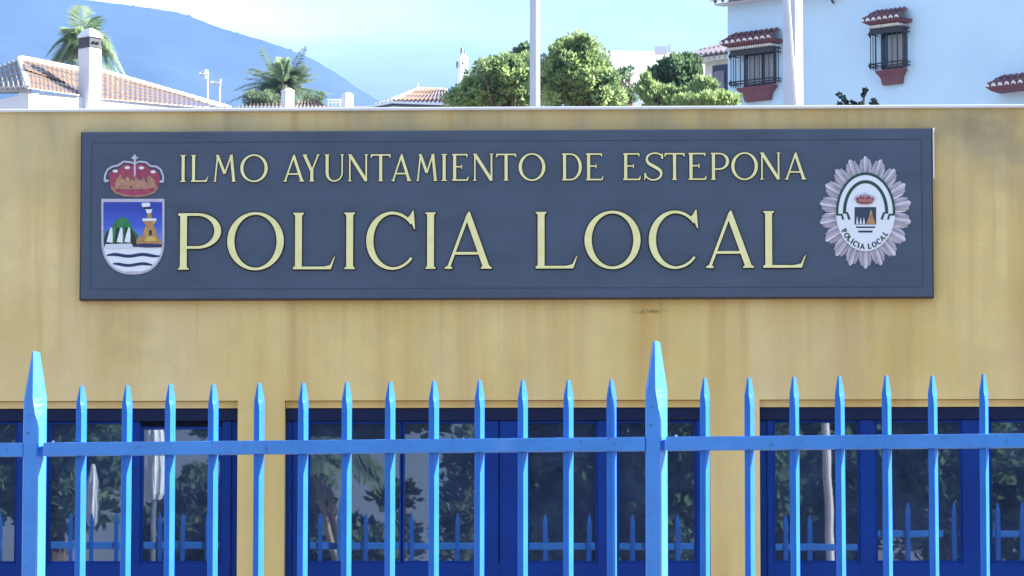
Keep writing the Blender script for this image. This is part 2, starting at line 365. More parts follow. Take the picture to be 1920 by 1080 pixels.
# one sheet of wall with three openings: front face, back face, reveals
def quad(m, x0, x1, z0, z1, y): m.face([(x0,y,z0),(x1,y,z0),(x1,y,z1),(x0,y,z1)])
for y in (0.0, TH+.12):
    quad(mb, WX0, WX1, 0, ZS, y); quad(mb, WX0, WX1, ZH, ZT-.005, y)
    for i in range(0, len(xsg), 2): quad(mb, xsg[i], xsg[i+1], ZS, ZH, y)
for a, b in wins:
    mb.box((a-.002, .001, ZS-.002), (a, TH+.11, ZH+.002)); mb.box((b, .001, ZS-.002), (b+.002, TH+.11, ZH+.002))
    mb.box((a, .001, ZH), (b, TH+.11, ZH+.002)); mb.box((a, .001, ZS-.002), (b, TH+.11, ZS))
quad(mb, WX0, WX1, 0, ZT-.005, 9.0)
mb.face([(WX0,0,0),(WX0,9,0),(WX0,9,ZT-.005),(WX0,0,ZT-.005)]); mb.face([(WX1,0,0),(WX1,9,0),(WX1,9,ZT-.005),(WX1,0,ZT-.005)])
mb.build('wall', M['wall'], st)
mb = MB(); mb.box((WX0-.01, .27, ZT-.35), (WX1+.01, 8.98, ZT-.25)); mb.build('roof', mat('grey_roof_felt', (.35,.35,.34), .95), st)
mb = MB(); mb.box((WX0-.03, -.022, ZT-.005), (WX1+.03, .26, ZT+.010)); mb.build('parapet_cap', M['white_paint'], st, bevel=.004)
mb = MB(); mb.box((WX0+.2, 1.6, .1), (WX1-.2, 1.65, ZT-.4)); mb.build('inner_wall', mat('dim_blue_grey_inner_wall', (.10,.12,.22), .9), st)
# lintel strip recessed at the head of each opening
GY = 0.085
def window(a, b, panes, stiles, tilt):
    f = MB(); zb, zt = ZS, ZH
    f.box((a+.002, .06, zb+.002), (a+.035, .13, zt-.095)); f.box((b-.035, .06, zb+.002), (b-.002, .13, zt-.095))
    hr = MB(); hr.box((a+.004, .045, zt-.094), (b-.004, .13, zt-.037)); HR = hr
    f.box((a+.035, .06, zb+.002), (b-.035, .13, zb+.06))
    zr = P(960, 1056, .05).z
    f.box((a+.035, .055, zr-.12), (b-.035, .128, zr))       # transom
    for s0, s1 in stiles:
        f.box((s0, .052, zb+.06), (s1, .126, zt-.095))
    w_ = f.build('window_frame', M['winframe'], st, bevel=.004)
    HR.build('shaded_head_rail', mat('head_shade_navy', (.006,.012,.055), .5, spec=.15), w_, bevel=.003)  # head member, with the shade under the lintel put into its dark navy
    l_ = MB(); l_.box((a+.002, .035, zt-.034), (b-.002, .135, zt-.002)); l_.build('lintel_strip', M['wall'], w_)
    for k, (p0, p1, zp) in enumerate(panes):
        sash = MB(); q = .012
        sash.box((p0-.003, .070, zr), (p0+q, .1, zp)); sash.box((p1-q, .070, zr), (p1+.003, .1, zp)); sash.box((p0+q, .070, zp-q), (p1-q, .1, zp)); sash.box((p0+q, .070, zr), (p1-q, .1, zr+q))
        sash.build('sash', M['winframe'], w_)
        gl = MB(); dx, dz = tilt[k]; h = zp-zr; wd = p1-p0
        def yy(u, v): return GY+dz*(v-.5)*h+dx*(u-.5)*wd
        gl.face([(p0+q, yy(0,0), zr+q), (p1-q, yy(1,0), zr+q), (p1-q, yy(1,1), zp-q), (p0+q, yy(0,1), zp-q)])
        gl.build('pane', M['glass'], w_)
    # lower glass band under the transom
    gl = MB(); gl.face([(a+.035, GY, zb+.06), (b-.035, GY, zb+.06), (b-.035, GY, zr-.12), (a+.035, GY, zr-.12)]); gl.build('pane', M['glass'], w_)
    return w_
ztp = ZH-.0955; zt2 = P(960, 799, .06).z
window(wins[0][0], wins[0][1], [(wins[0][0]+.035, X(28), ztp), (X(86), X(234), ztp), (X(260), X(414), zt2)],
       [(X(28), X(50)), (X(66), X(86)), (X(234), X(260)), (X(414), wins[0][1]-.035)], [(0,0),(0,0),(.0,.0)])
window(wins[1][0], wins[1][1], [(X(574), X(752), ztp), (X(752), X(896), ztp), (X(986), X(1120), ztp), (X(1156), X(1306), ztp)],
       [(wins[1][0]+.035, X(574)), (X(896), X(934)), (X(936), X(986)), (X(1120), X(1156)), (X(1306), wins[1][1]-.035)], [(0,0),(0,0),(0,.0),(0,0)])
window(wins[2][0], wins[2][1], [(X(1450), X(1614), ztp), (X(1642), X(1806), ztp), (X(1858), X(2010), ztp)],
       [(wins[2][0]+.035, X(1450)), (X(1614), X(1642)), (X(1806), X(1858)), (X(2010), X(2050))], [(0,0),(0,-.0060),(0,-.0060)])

# ================================================================== SIGN
SY = -0.055
sx0, sx1 = P(150, 400, SY).x, P(1750, 400, SY).x
sz0, sz1 = P(960, 561, SY).z, P(960, 243.5, SY).z
sg = empty('sign_board', ((sx0+sx1)/2, SY, sz0), 'long slate blue name board with cream letters and two emblems on the tan wall', 'sign')
mb = MB(); mb.box((sx0, SY+.004, sz0), (sx1, -.002, sz1), 0); mb.build('board_edge', M['board_edge'], sg, bevel=.003)
mb = MB(); e = .007; mb.box((sx0+e, SY, sz0+e), (sx1-e, SY+.02, sz1-e*.4)); mb.build('board', M['board'], sg, bevel=.002)
mb = MB(); q = .052; t = .003
a0, a1, b0, b1 = sx0+q, sx1-q, sz0+q, sz1-q
for A, B in (((a0,b0),(a1,b0+t)), ((a0,b1-t),(a1,b1)), ((a0,b0+t),(a0+t,b1-t)), ((a1-t,b0+t),(a1,b1-t))):
    mb.box((A[0], SY-.0016, A[1]), (B[0], SY+.002, B[1]))
mb.build('border_line', mat('darker_border_line', (.030,.045,.075), .5), sg)
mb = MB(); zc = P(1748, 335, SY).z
mb.box((sx1+.0005, SY+.002, zc), (sx1+.008, -.008, sz1+.001)); mb.build('edge_strip', M['white_paint'], sg, bevel=.002, label='pale strip added along the upper right edge')  # added strip; the brightness of the upper edge is put into its pale colour

NY_ = Vector((0, -1, 0))
def quadstrip(pts, ws):                      # ribbon of varying width
    out_ = []; L_ = []; R_ = []
    for i, p in enumerate(pts):
        a = Vector(pts[max(i-1, 0)]); b = Vector(pts[min(i+1, len(pts)-1)]); d = (b-a).normalized(); nn = Vector((-d.y, d.x))
        L_.append(Vector(p)+nn*ws[i]/2); R_.append(Vector(p)-nn*ws[i]/2)
    for i in range(len(pts)-1): out_.append([tuple(L_[i]), tuple(R_[i]), tuple(R_[i+1]), tuple(L_[i+1])])
    return out_
def ring(cx, cy, rx, ry, ix, iy, a0=0, a1=360, n=48, dx=0):
    o = []
    for i in range(n):
        a = R(a0+(a1-a0)*i/n); b = R(a0+(a1-a0)*(i+1)/n)
        o.append([(cx+rx*math.cos(a), cy+ry*math.sin(a)), (cx+rx*math.cos(b), cy+ry*math.sin(b)), (cx+dx+ix*math.cos(b), cy+iy*math.sin(b)), (cx+dx+ix*math.cos(a), cy+iy*math.sin(a))])
    return o
def stem(x, y0, y1, t, s0=1, s1=1, sw=.035, sh=.05, th=.022):  # vertical stem centred at x with bracketed flared serifs
    h = t/2; L_ = [(x-h, y0+sh if s0 else y0)]; pts = []
    if s0: pts += [(x-h-sw, y0), (x-h-sw, y0+th), (x-h-.008, y0+th+.012), (x-h, y0+sh+.02)]
    else: pts += [(x-h, y0)]
    if s1: pts += [(x-h, y1-sh-.02), (x-h-.008, y1-th-.012), (x-h-sw, y1-th), (x-h-sw, y1), (x+h+sw, y1), (x+h+sw, y1-th), (x+h+.008, y1-th-.012), (x+h, y1-sh-.02)]
    else: pts += [(x-h, y1), (x+h, y1)]
    if s0: pts += [(x+h, y0+sh+.02), (x+h+.008, y0+th+.012), (x+h+sw, y0+th), (x+h+sw, y0)]
    else: pts += [(x+h, y0)]
    return [pts]
def glyph(ch, w_, T, h):                     # unit cap height; w_ width, T thick stroke, h hairline
    sw = .035; r = []
    lx = sw+T/2
    if ch == 'I': r = stem(w_/2, 0, 1, T, sw=(w_-T)/2)
    elif ch == 'L':
        r = stem(lx, 0, 1, T, s0=0); r += [[(0, 0), (w_-.13, 0), (w_-.13, h), (0, h)], [(w_-.20, 0), (w_-.075, 0), (w_, .235), (w_-.03, .20), (w_-.09, h*1.6), (w_-.20, h)]]
    elif ch == 'P':
        r = stem(lx, 0, 1, T); x = lx+T*.2; rx = (w_-x)*.34
        r += [[(0, 1), (0, 1-h), (x+rx, 1-h), (x+rx, 1)], [(x, .37+h), (x, .37), (x+rx, .37), (x+rx, .37+h)]]
        cy = (1+.37)/2; ry = (1-.37)/2; r += ring(x+rx, cy, w_-x-rx, ry, w_-x-rx-T, ry-h, -90, 90, 24)
    elif ch == 'D':
        r = stem(lx, 0, 1, T); x = lx; rx = (w_-x)*.35
        r += [[(0, 1), (0, 1-h), (x+rx, 1-h), (x+rx, 1)], [(0, h), (0, 0), (x+rx, 0), (x+rx, h)]]
        r += ring(x+rx, .5, w_-x-rx, .5, w_-x-rx-T, .5-h, -90, 90, 24)
    elif ch == 'O': r = ring(w_/2, .5, w_/2, .515, w_/2-T*1.05, .515-h, 0, 360, 56)
    elif ch == 'C':
        n = 44; pts = []; ws = []
        o = []
        for i in range(n+1):
            a = R(38+(322-38)*i/n); c = abs(math.cos(a)); left = max(0, -math.cos(a))
            k = h+(T*1.05-h)*(left**1.3) if math.cos(a) < 0 else h*(.95 if a > math.pi else 1.05)
            o.append((a, k))
        rx, ry = w_*.53, .515; cx = w_*.53
        pr = None
        for a, k in o:
            O_ = (cx+rx*math.cos(a), .5+ry*math.sin(a)); I_ = (cx+(rx-k)*math.cos(a), .5+(ry-k)*math.sin(a))
            if pr: r.append([pr[0], O_, I_, pr[1]])
            pr = (O_, I_)
        xt = cx+rx*math.cos(R(38)); yt = .5+ry*math.sin(R(38))
        r.append([(xt-.10, yt+.075), (xt-.05, yt+.12), (w_-.045, 1.03), (w_-.025, 1.03), (w_, .70), (w_-.015, .70), (w_-.06, .80)])
    elif ch == 'A':
        ap = w_*.52; xl, xr = .06, w_-.085
        r += quadstrip([(xl, 0), (ap-T*.1, .97)], [h*1.1, h*1.1])
        r.append([(ap-T*.5, .90), (ap-.012, 1.01), (ap+.012, 1.01), (xr+T*.5, 0), (xr-T*.5, 0)])
        f = .25; r.append([(xl+(ap-xl)*f, f), (xr-(xr-ap)*f, f), (xr-(xr-ap)*(f+h), f+h), (xl+(ap-xl)*(f+h), f+h)])
        r += [[(0, 0), (0, .022), (xl-h*.4, .05), (xl+h*.9, .05), (.135, .022), (.135, 0)], [(xr-T/2-.045, 0), (xr-T/2-.045, .022), (xr-T/2, .055), (xr+T/2-.02, .055), (w_, .022), (w_, 0)]]
    elif ch == 'M':
        xl, xr = .055, w_-.075; t1 = .16*w_/.8+xl*.6; mid = w_*.50
        r += quadstrip([(xl, 0), (xl+.10, 1)], [h, h]); r += quadstrip([(xr, 0), (xr-.10, 1)], [T, T])
        r += quadstrip([(xl+.09, .985), (mid, .30)], [T*.95, T*.95]); r += quadstrip([(xr-.10, .985), (mid, .30)], [h, h])
        r += [[(0, 0), (.11, 0), (.11, .025), (0, .025)], [(w_-.16, 0), (w_, 0), (w_, .025), (w_-.16, .025)], [(xl+.03, 1), (xl+.13, 1), (xl+.13, .975), (xl+.03, .975)], [(xr-.15, 1), (xr-.03, 1), (xr-.03, .975), (xr-.15, .975)]]
    elif ch == 'N':
        r = stem(.05, 0, 1, h, sw=.045)+stem(w_-.055, 0, 1, h*1.1, sw=.04, s0=0); r += quadstrip([(.05, .985), (w_-.055, .015)], [T*1.1, T*1.1])
    elif ch == 'T':
        r = stem(w_/2, 0, 1, T, s1=0); r += [[(.02, 1), (w_-.02, 1), (w_-.06, 1-h), (.06, 1-h)], [(0, .86), (.035, .87), (.09, 1-h*.8), (.09, 1), (.02, 1)], [(w_, .86), (w_-.035, .87), (w_-.09, 1-h*.8), (w_-.09, 1), (w_-.02, 1)]]
    elif ch == 'E':
        r = stem(lx, 0, 1, T, s0=0, s1=0); r += [[(.0, 1), (w_-.06, 1), (w_-.07, 1-h), (0, 1-h)], [(0, h), (w_-.05, h), (w_-.03, 0), (0, 0)], [(w_-.13, .0), (w_-.03, 0), (w_, .15), (w_-.03, .15), (w_-.08, h)], [(w_-.13, 1), (w_-.05, 1), (w_-.05, .87), (w_-.08, .88), (w_-.11, 1-h)]]
        r += [[(lx, .5), (w_*.58, .5), (w_*.58, .5+h*.9), (lx, .5+h*.9)], [(w_*.55, .44), (w_*.60, .43), (w_*.60, .61), (w_*.55, .60)]]
    elif ch == 'U':
        x0 = .055+T/2; x1 = w_-.055; cy = .33
        r = stem(x0, cy, 1, T, s0=0)+stem(x1-h/2+.01, cy, 1, h, s0=0); cx = (x0-T/2+x1+.01)/2; rx = (x1+.01-x0+T/2)/2
        n = 24; pr = None
        for i in range(n+1):
            a = R(180+180*i/n); k = T if i < 3 else (h+(T-h)*max(0, -math.cos(a)))
            O_ = (cx+rx*math.cos(a), cy+(cy+.015)*math.sin(a)); I_ = (cx+(rx-k)*math.cos(a), cy+(cy+.015-h)*math.sin(a))
            if pr: r.append([pr[0], O_, I_, pr[1]])
            pr = (O_, I_)
    elif ch == 'Y':
        m_ = w_*.53; r = stem(m_, 0, .44, T, s1=0); r += quadstrip([(m_-.01, .40), (.06, .99)], [T, T]); r += quadstrip([(m_+.01, .42), (w_-.06, .99)], [h, h])
        r += [[(0, 1), (.17, 1), (.17, .975), (0, .975)], [(w_-.13, 1), (w_, 1), (w_, .975), (w_-.13, .975)]]
    elif ch == 'S':
        c = [(.93,.80),(.88,.92),(.66,.99),(.42,.985),(.20,.90),(.13,.76),(.22,.63),(.42,.54),(.62,.46),(.83,.35),(.88,.22),(.78,.08),(.55,.01),(.32,.02),(.14,.10),(.05,.22)]
        ws = [h*.7,h,h,h,h*1.3,T*.75,T*.95,T*1.05,T*1.05,T*.95,T*.75,h*1.3,h,h,h,h*.7]; pts = [(a*w_, b) for a, b in c]
        sp = []; sw_ = []
        for i in range(len(pts)-1):
            p0 = Vector(pts[max(i-1,0)]); p1 = Vector(pts[i]); p2 = Vector(pts[i+1]); p3 = Vector(pts[min(i+2,len(pts)-1)])
            for k in range(4):
                t = k/4; sp.append(tuple(.5*((2*p1)+(p2-p0)*t+(2*p0-5*p1+4*p2-p3)*t*t+(3*p1-p0-3*p2+p3)*t**3))); sw_.append(ws[i]*(1-t)+ws[i+1]*t)
        sp.append(pts[-1]); sw_.append(ws[-1]); r = quadstrip(sp, sw_)
        r += [[(.86*w_, .80), (w_*.99, .78), (w_*.97, 1.0), (w_*.93, .99)], [(0, .27), (w_*.11, .25), (w_*.06, .04), (.0, .0)]]
    return r
def put_letters(lst, pyt, pyb, T, h, depth, gr_):
    zt_, zb_ = P(960, pyt, SY).z, P(960, pyb, SY).z; H = zt_-zb_
    for ch, p0, p1 in lst:
        x0 = P(p0, (pyt+pyb)/2, SY).x; x1 = P(p1, (pyt+pyb)/2, SY).x; wd = (x1-x0)/H
        TT = T*(.92 if ch in 'MN' else 1)
        ps = glyph(ch, wd, TT, h)
        def to3(v, x0=x0): return Vector((x0+v.x*H, SY-.0005, zb_+v.y*H))
        o = plate('letter', ps, to3, NY_, depth, [M['gold'], M['gold_side']], sg, grow=gr_)
BIG = [('P',334.5,415),('O',426.5,532.5),('L',550,629),('I',646,666),('C',687,778.5),('I',798,817),('A',834,922),
       ('L',1004.6,1083),('O',1096,1201),('C',1216.5,1309),('A',1323.6,1413.4),('L',1431,1511)]
put_letters(BIG, 398, 504, .120, .046, .012, .0065)
SMALL = [('I',337.8,349.7),('L',358.7,391.7),('M',400.7,442.7),('O',450.8,502.4),('A',531.5,571),('Y',568,600),('U',608,645.5),('N',653.6,689.7),('T',695,733),('A',734,772),('M',780.8,820.5),('I',827,839),('E',848,879),('N',888,924.5),('T',929.7,968.4),('O',972.6,1022.7),
         ('D',1054,1091),('E',1099,1131.5),('E',1168.6,1201.6),('S',1208,1244),('T',1245.5,1284),('E',1291,1325),('P',1333,1367),('O',1371,1421),('N',1426,1462.5),('A',1471.5,1511.5)]
put_letters(SMALL, 288.5, 339, .112, .055, .008, .0042)

# ---- coat of arms; coordinates in pixels of the photo measured on the board
def pix3(lift=0.0):
    return lambda v: Vector((P(v.x, -v.y, SY).x, SY-lift, P(v.x, -v.y, SY).z))
def flat(name, pts_list, lift, depth, m, parent, z=None):
    z = z or (lambda x, y: (x, y)); ps = []
    for pts in pts_list: ps.append([(z(a, b)[0], -z(a, b)[1]) for a, b in pts])
    return plate(name, ps, pix3(lift), NY_, depth, [m] if not isinstance(m, list) else m, parent)
def enamel(n, c, c2=None): return mat('enamel_'+n, c, .35, c2 or c, scale=30)
E = dict(silver=mat('silver_enamel_edge', (.50,.48,.60), .35, (.42,.40,.52), scale=40), white=enamel('white',(.68,.74,.82)), pale=enamel('pale',(.55,.62,.72)), navy=enamel('navy',(.012,.018,.10)), green=enamel('green',(.02,.22,.06),(.015,.12,.04)),
         sand=enamel('sand',(.48,.28,.09),(.36,.19,.07)), yellow=enamel('yellow',(.55,.42,.08)), red=enamel('red',(.36,.05,.10),(.24,.03,.07)), bronze=enamel('bronze',(.42,.22,.15),(.32,.14,.10)), black=enamel('black',(.012,.016,.014)), pink=enamel('pink',(.45,.24,.26)), ink=enamel('ink',(.02,.035,.08)))
def skymat():
    m = bpy.data.materials.new('printed_blue_field'); m.use_nodes = True; n = m.node_tree; b = n.nodes['Principled BSDF']; b.inputs['Roughness'].default_value = .35
    t = n.nodes.new('ShaderNodeTexCoord'); s = n.nodes.new('ShaderNodeSeparateXYZ'); r = n.nodes.new('ShaderNodeValToRGB'); mr = n.nodes.new('ShaderNodeMapRange')
    n.links.new(t.outputs['Generated'], s.inputs[0]); n.links.new(s.outputs['Z'], r.inputs[0])
    r.color_ramp.elements[0].color = (.22,.28,.62,1); r.color_ramp.elements[1].color = (.018,.045,.36,1); r.color_ramp.elements[1].position = .85
    e_ = r.color_ramp.elements.new(.45); e_.color = (.04,.10,.55,1)
    n.links.new(r.outputs[0], b.inputs['Base Color']); return m
E['sky'] = skymat()
Zs = lambda a, b: (180+a/4.32, 280+b/4.32)
def shield_outline(m=0):
    x0, x1 = 45+m, 555-m; cx = 300; pts = [(x0, 402+m*.9)]
    for i in range(0, 25):
        a = math.pi-math.pi*i/24; pts.append((cx+(x1-x0)/2*math.copysign(abs(math.cos(a))**.85, math.cos(a)), 745+(270-m)*abs(math.sin(a))**.95))
    pts.append((x1, 402+m*.9)); return pts
shd = flat('shield', [shield_outline()], 0, .007, E['silver'], sg, Zs)
l1 = .0072
so = shield_outline(17)
def clip(pts, y0, y1):                       # rows of the shield between y0 and y1
    from math import sqrt
    L_, R_ = [], []
    for k in range(13):
        y = y0+(y1-y0)*k/12
        if y <= 745: hw = 238
        else:
            s_ = min(1, (y-745)/253.0)**(1/.95); c_ = (1-min(1, s_*s_))**.5; hw = 238*c_**.85
        L_.append((300-hw, y)); R_.append((300+hw, y))
    return L_+R_[::-1]
flat('sky_field', [clip(None, 428, 790)], l1, .0012, E['sky'], shd, Zs)
flat('sea_field', [clip(None, 790, 990)], l1, .0012, E['white'], shd, Zs)
flat('green_hill', [[(66,790),(68,690),(90,660),(120,650),(150,595),(180,562),(215,550),(250,562),(280,600),(300,650),(345,700),(345,790)]], l1+.0014, .0010, E['green'], shd, Zs)
flat('hill_shadow', [[(68,790),(68,730),(85,680),(100,660),(110,700),(120,790)],[(150,790),(165,640),(190,632),(190,790)],[(225,790),(235,640),(255,632),(290,650),(320,700),(335,790)]], l1+.0026, .0006, E['black'], shd, Zs)
for sx_ in (118, 200, 262):
    flat('sail', [[(sx_-30, 752), (sx_-12, 680), (sx_+4, 632), (sx_+16, 640), (sx_+20, 700), (sx_+18, 758)]], l1+.0034, .001, E['white'], shd, Zs)
flat('boat_hull', [[(78, 770), (290, 765), (310, 800), (70, 806)]], l1+.0034, .0008, E['pale'], shd, Zs)
flat('rock', [[(300,780),(335,730),(360,705),(395,700),(420,715),(480,705),(520,730),(536,760),(536,792),(300,792)]], l1+.0014, .0012, E['sand'], shd, Zs)
flat('tower', [[(372,735),(392,650),(408,615),(468,615),(488,655),(505,740)], [(382,570),(490,570),(488,590),(470,615),(405,615),(386,592)], [(414,575),(420,512),(450,512),(458,575)]], l1+.0030, .0012, E['sand'], shd, Zs)
flat('tower_trim', [[(378,562),(492,562),(490,582),(380,582)], [(402,488),(460,488),(446,520),(416,520)], [(370,446),(380,436),(432,434),(444,448),(436,466),(380,470)]], l1+.0044, .0008, E['white'], shd, Zs)
flat('tower_foot', [[(405,720),(440,705),(485,715),(490,745),(400,748)]], l1+.0044, .0008, E['yellow'], shd, Zs)
flat('tower_shade', [[(385,470),(435,470),(440,486),(388,484)]], l1+.0054, .0006, E['black'], shd, Zs)
flat('tower_door', [[(433,700),(433,665),(444,652),(455,668),(452,700)]], l1+.0054, .0006, E['black'], shd, Zs)
def wave(x0, x1, y, amp, th, ph=0, n=24):
    c = [(x0+(x1-x0)*i/n, y+amp*math.sin(ph+(x0+(x1-x0)*i/n)*2*math.pi/230)) for i in range(n+1)]
    wv = [th*min(1, .45+4*min(i, n-i)/n) for i in range(n+1)]
    return quadstrip(c, wv)
flat('wave', [[(300,792),(330,772),(380,765),(536,772),(534,795),(420,798),(340,792)]], l1+.0050, .0006, E['navy'], shd, Zs)
flat('wave', wave(88, 517, 860, 7, 26, .6), l1+.0014, .0008, E['navy'], shd, Zs)
flat('wave', wave(140, 458, 935, 7, 24, .6), l1+.0014, .0008, E['navy'], shd, Zs)
# crown
def crown(parent, Z, lift, name='crown'):
    cap = [(125,330),(112,260),(105,200),(140,165),(185,158),(215,128),(260,120),(300,132),(315,135),(350,120),(395,125),(430,160),(470,158),(505,190),(520,245),(500,300),(470,350),(400,375),(320,385),(230,378),(160,360)]
    c = flat(name, [cap], lift, .004, E['red'], parent, Z); pr = c if parent is sg else parent
    l = lift+.0042
    arcs = []
    for pts in ([(315,70),(315,215)], [(70,255),(75,210),(95,165),(135,140),(180,132)], [(180,132),(225,100),(280,105),(315,118)], [(315,118),(350,100),(405,105),(445,138)], [(445,138),(490,140),(525,165),(545,215),(545,265)]):
        arcs += quadstrip(pts, [15]*len(pts))
    arcs += [[(290,62),(305,62),(305,44),(325,44),(325,62),(342,62),(342,78),(325,78),(325,92),(305,92),(305,78),(290,78)], [(68,250),(100,245),(105,262),(72,268)], [(520,250),(548,255),(548,272),(515,270)]]
    flat('arch', arcs, l, .002, E['silver'], pr, Z)
    flat('band', [[(150,320),(160,262),(175,230),(200,205),(225,250),(255,222),(285,255),(315,205),(345,255),(375,222),(405,250),(430,210),(455,230),(478,262),(490,310),(400,322),(315,326),(220,322)], [(120,305),(135,300),(165,345),(230,368),(320,376),(400,368),(465,345),(495,300),(508,306),(478,355),(405,380),(320,388),(228,380),(155,356)]], l, .0016, E['bronze'], pr, Z)
    for (x_, y_) in ((158,178),(255,150),(370,152),(464,184)):
        flat('pearl', [[(x_+22*math.cos(a), y_+12*math.sin(a)) for a in [k*math.pi/5 for k in range(10)]]], l+.0022, .001, E['white'], pr, Z)
    if parent is sg:
        for (x_, y_) in ((220,255),(260,243),(310,240),(365,243),(410,255),(285,305),(340,300)):
            flat('jewel', [[(x_+8*math.cos(a), y_+10*math.sin(a)) for a in [k*math.pi/3 for k in range(6)]]], l+.0022, .001, E['navy'] if x_ % 4 else E['yellow'], pr, Z)
    return c
crown(sg, Zs, 0)

# ---- badge
BC = (1622.6, 398.5); K = 18
bd = MB(); to = pix3(0)
cen = to(Vector((BC[0], -BC[1]))); nseg = K*10; pv = None; base_r = []; outr = []
for i in range(nseg):
    a = 2*math.pi*i/nseg; u = (i % 10)/10.0
    rr = [.845,.885,.955,.945,.985,1.01,.985,.945,.955,.885][i % 10]
    lift = .017 if i % 2 == 0 else .003
    if i % 10 == 0: lift = -.004
    ox, oy = BC[0]+86*rr*math.sin(a+math.pi/K), BC[1]-105*rr*math.cos(a+math.pi/K)
    ix, iy = BC[0]+44*math.sin(a+math.pi/K), BC[1]-60*math.cos(a+math.pi/K)
    o3 = to(Vector((ox, -oy))); i3 = to(Vector((ix, -iy)))
    outr.append((o3+NY_*(lift*.55), i3+NY_*(.006+lift*.6), o3))
for i in range(nseg):
    A, B = outr[i], outr[(i+1) % nseg]
    bd.face([A[0], A[1], B[1], B[0]], 1 if i % 10 in (4, 9) else 0); bd.face([A[2], A[0], B[0], B[2]])
bd.face([o[1] for o in outr][::-1])
badge = bd.build('police_badge', [mat('lilac_silver_metal', (.54,.51,.60), .36, (.42,.40,.48), scale=30, metal=.2), mat('bright_silver_ray', (.85,.85,.92), .4)], sg)
for p in badge.data.polygons: pass
lb = .0165
def ell(rx, ry, n=56, cy=0): return [(BC[0]+rx*math.cos(2*math.pi*k/n), BC[1]+cy+ry*math.sin(2*math.pi*k/n)) for k in range(n)]
flat('white_oval', [ell(55.5, 73)], lb-.004, .0045, E['white'], badge)
def arc_band(r0x, r0y, r1x, r1y, a0, a1, n=32):
    o = []
    for i in range(n):
        a, b = R(a0+(a1-a0)*i/n), R(a0+(a1-a0)*(i+1)/n)
        o.append([(BC[0]+r0x*math.cos(a), BC[1]-r0y*math.sin(a)), (BC[0]+r0x*math.cos(b), BC[1]-r0y*math.sin(b)), (BC[0]+r1x*math.cos(b), BC[1]-r1y*math.sin(b)), (BC[0]+r1x*math.cos(a), BC[1]-r1y*math.sin(a))])
    return o
green = enamel('dark_green', (.008,.05,.035))
tails = []
for s_ in (-1, 1):
    tails += [[(BC[0]+s_*x_, BC[1]+y_) for x_, y_ in q_] for q_ in ([(55,3),(43,3),(43,6.5),(55,6.5)], [(46,6),(42,6),(40,14),(44,14)], [(37,0),(33,0),(28,13),(32,15)])]
flat('green_band', arc_band(55.5, 74.5, 51, 69.5, -4, 184)+arc_band(42.5, 60, 36.5, 54, -3, 183)+tails, lb+.0007, .0010, green, badge)
# little arms in the middle of the badge
Zb = lambda a, b: (1530+(430+(a-315)*.385)/4.695, 280+(385+(b-44)*.30)/4.695)
crown(badge, Zb, lb+.0007, 'small_crown')
Zq = lambda a, b: (1530+a/4.695, 280+b/4.695)
flat('small_shield', [[(338,512),(528,512),(528,665),(338,665)]], lb+.0007, .001, E['ink'], badge, Zq)
flat('small_tower', [[(440,660),(455,625),(468,590),(476,540),(488,540),(498,590),(510,625),(522,660)]], lb+.0019, .001, E['sand'], badge, Zq)
flat('small_sail', [[(352,660),(360,590),(372,660)],[(382,660),(392,600),(402,660)],[(410,660),(420,600),(430,660)]], lb+.0019, .001, E['white'], badge, Zq)
flat('small_wave', [[(350,682),(520,682),(518,696),(352,696)], [(368,718),(498,718),(494,736),(372,736)]], lb+.0007, .0008, E['ink'], badge, Zq)
txt = [('P',-57),('O',-47.5),('L',-39),('I',-32),('C',-24),('I',-16),('A',-7),('L',9),('O',20),('C',31),('A',41.5),('L',51.5)]
PXM = (P(1700, 400, SY)-P(1600, 400, SY)).x/100
for ch, ad in txt:
    a = R(ad); hh = 10.5; wd = {'I':.30,'O':.9,'C':.8,'A':.85}.get(ch, .65)
    cx_, cy_ = BC[0]+47.5*math.sin(a), BC[1]+64.5*math.cos(a); an = a*.95
    o3 = to(Vector((cx_, -cy_)))
    def to3(v, o3=o3, an=an, wd=wd):
        lx_, ly_ = (v.x-wd/2)*hh*PXM, (v.y-.5)*hh*PXM
        return Vector((o3.x+lx_*math.cos(an)-ly_*math.sin(an), SY-lb-.0007, o3.z+lx_*math.sin(an)+ly_*math.cos(an)))
    plate('letter', glyph(ch, wd, .24, .17), to3, NY_, .001, [E['black']], badge)

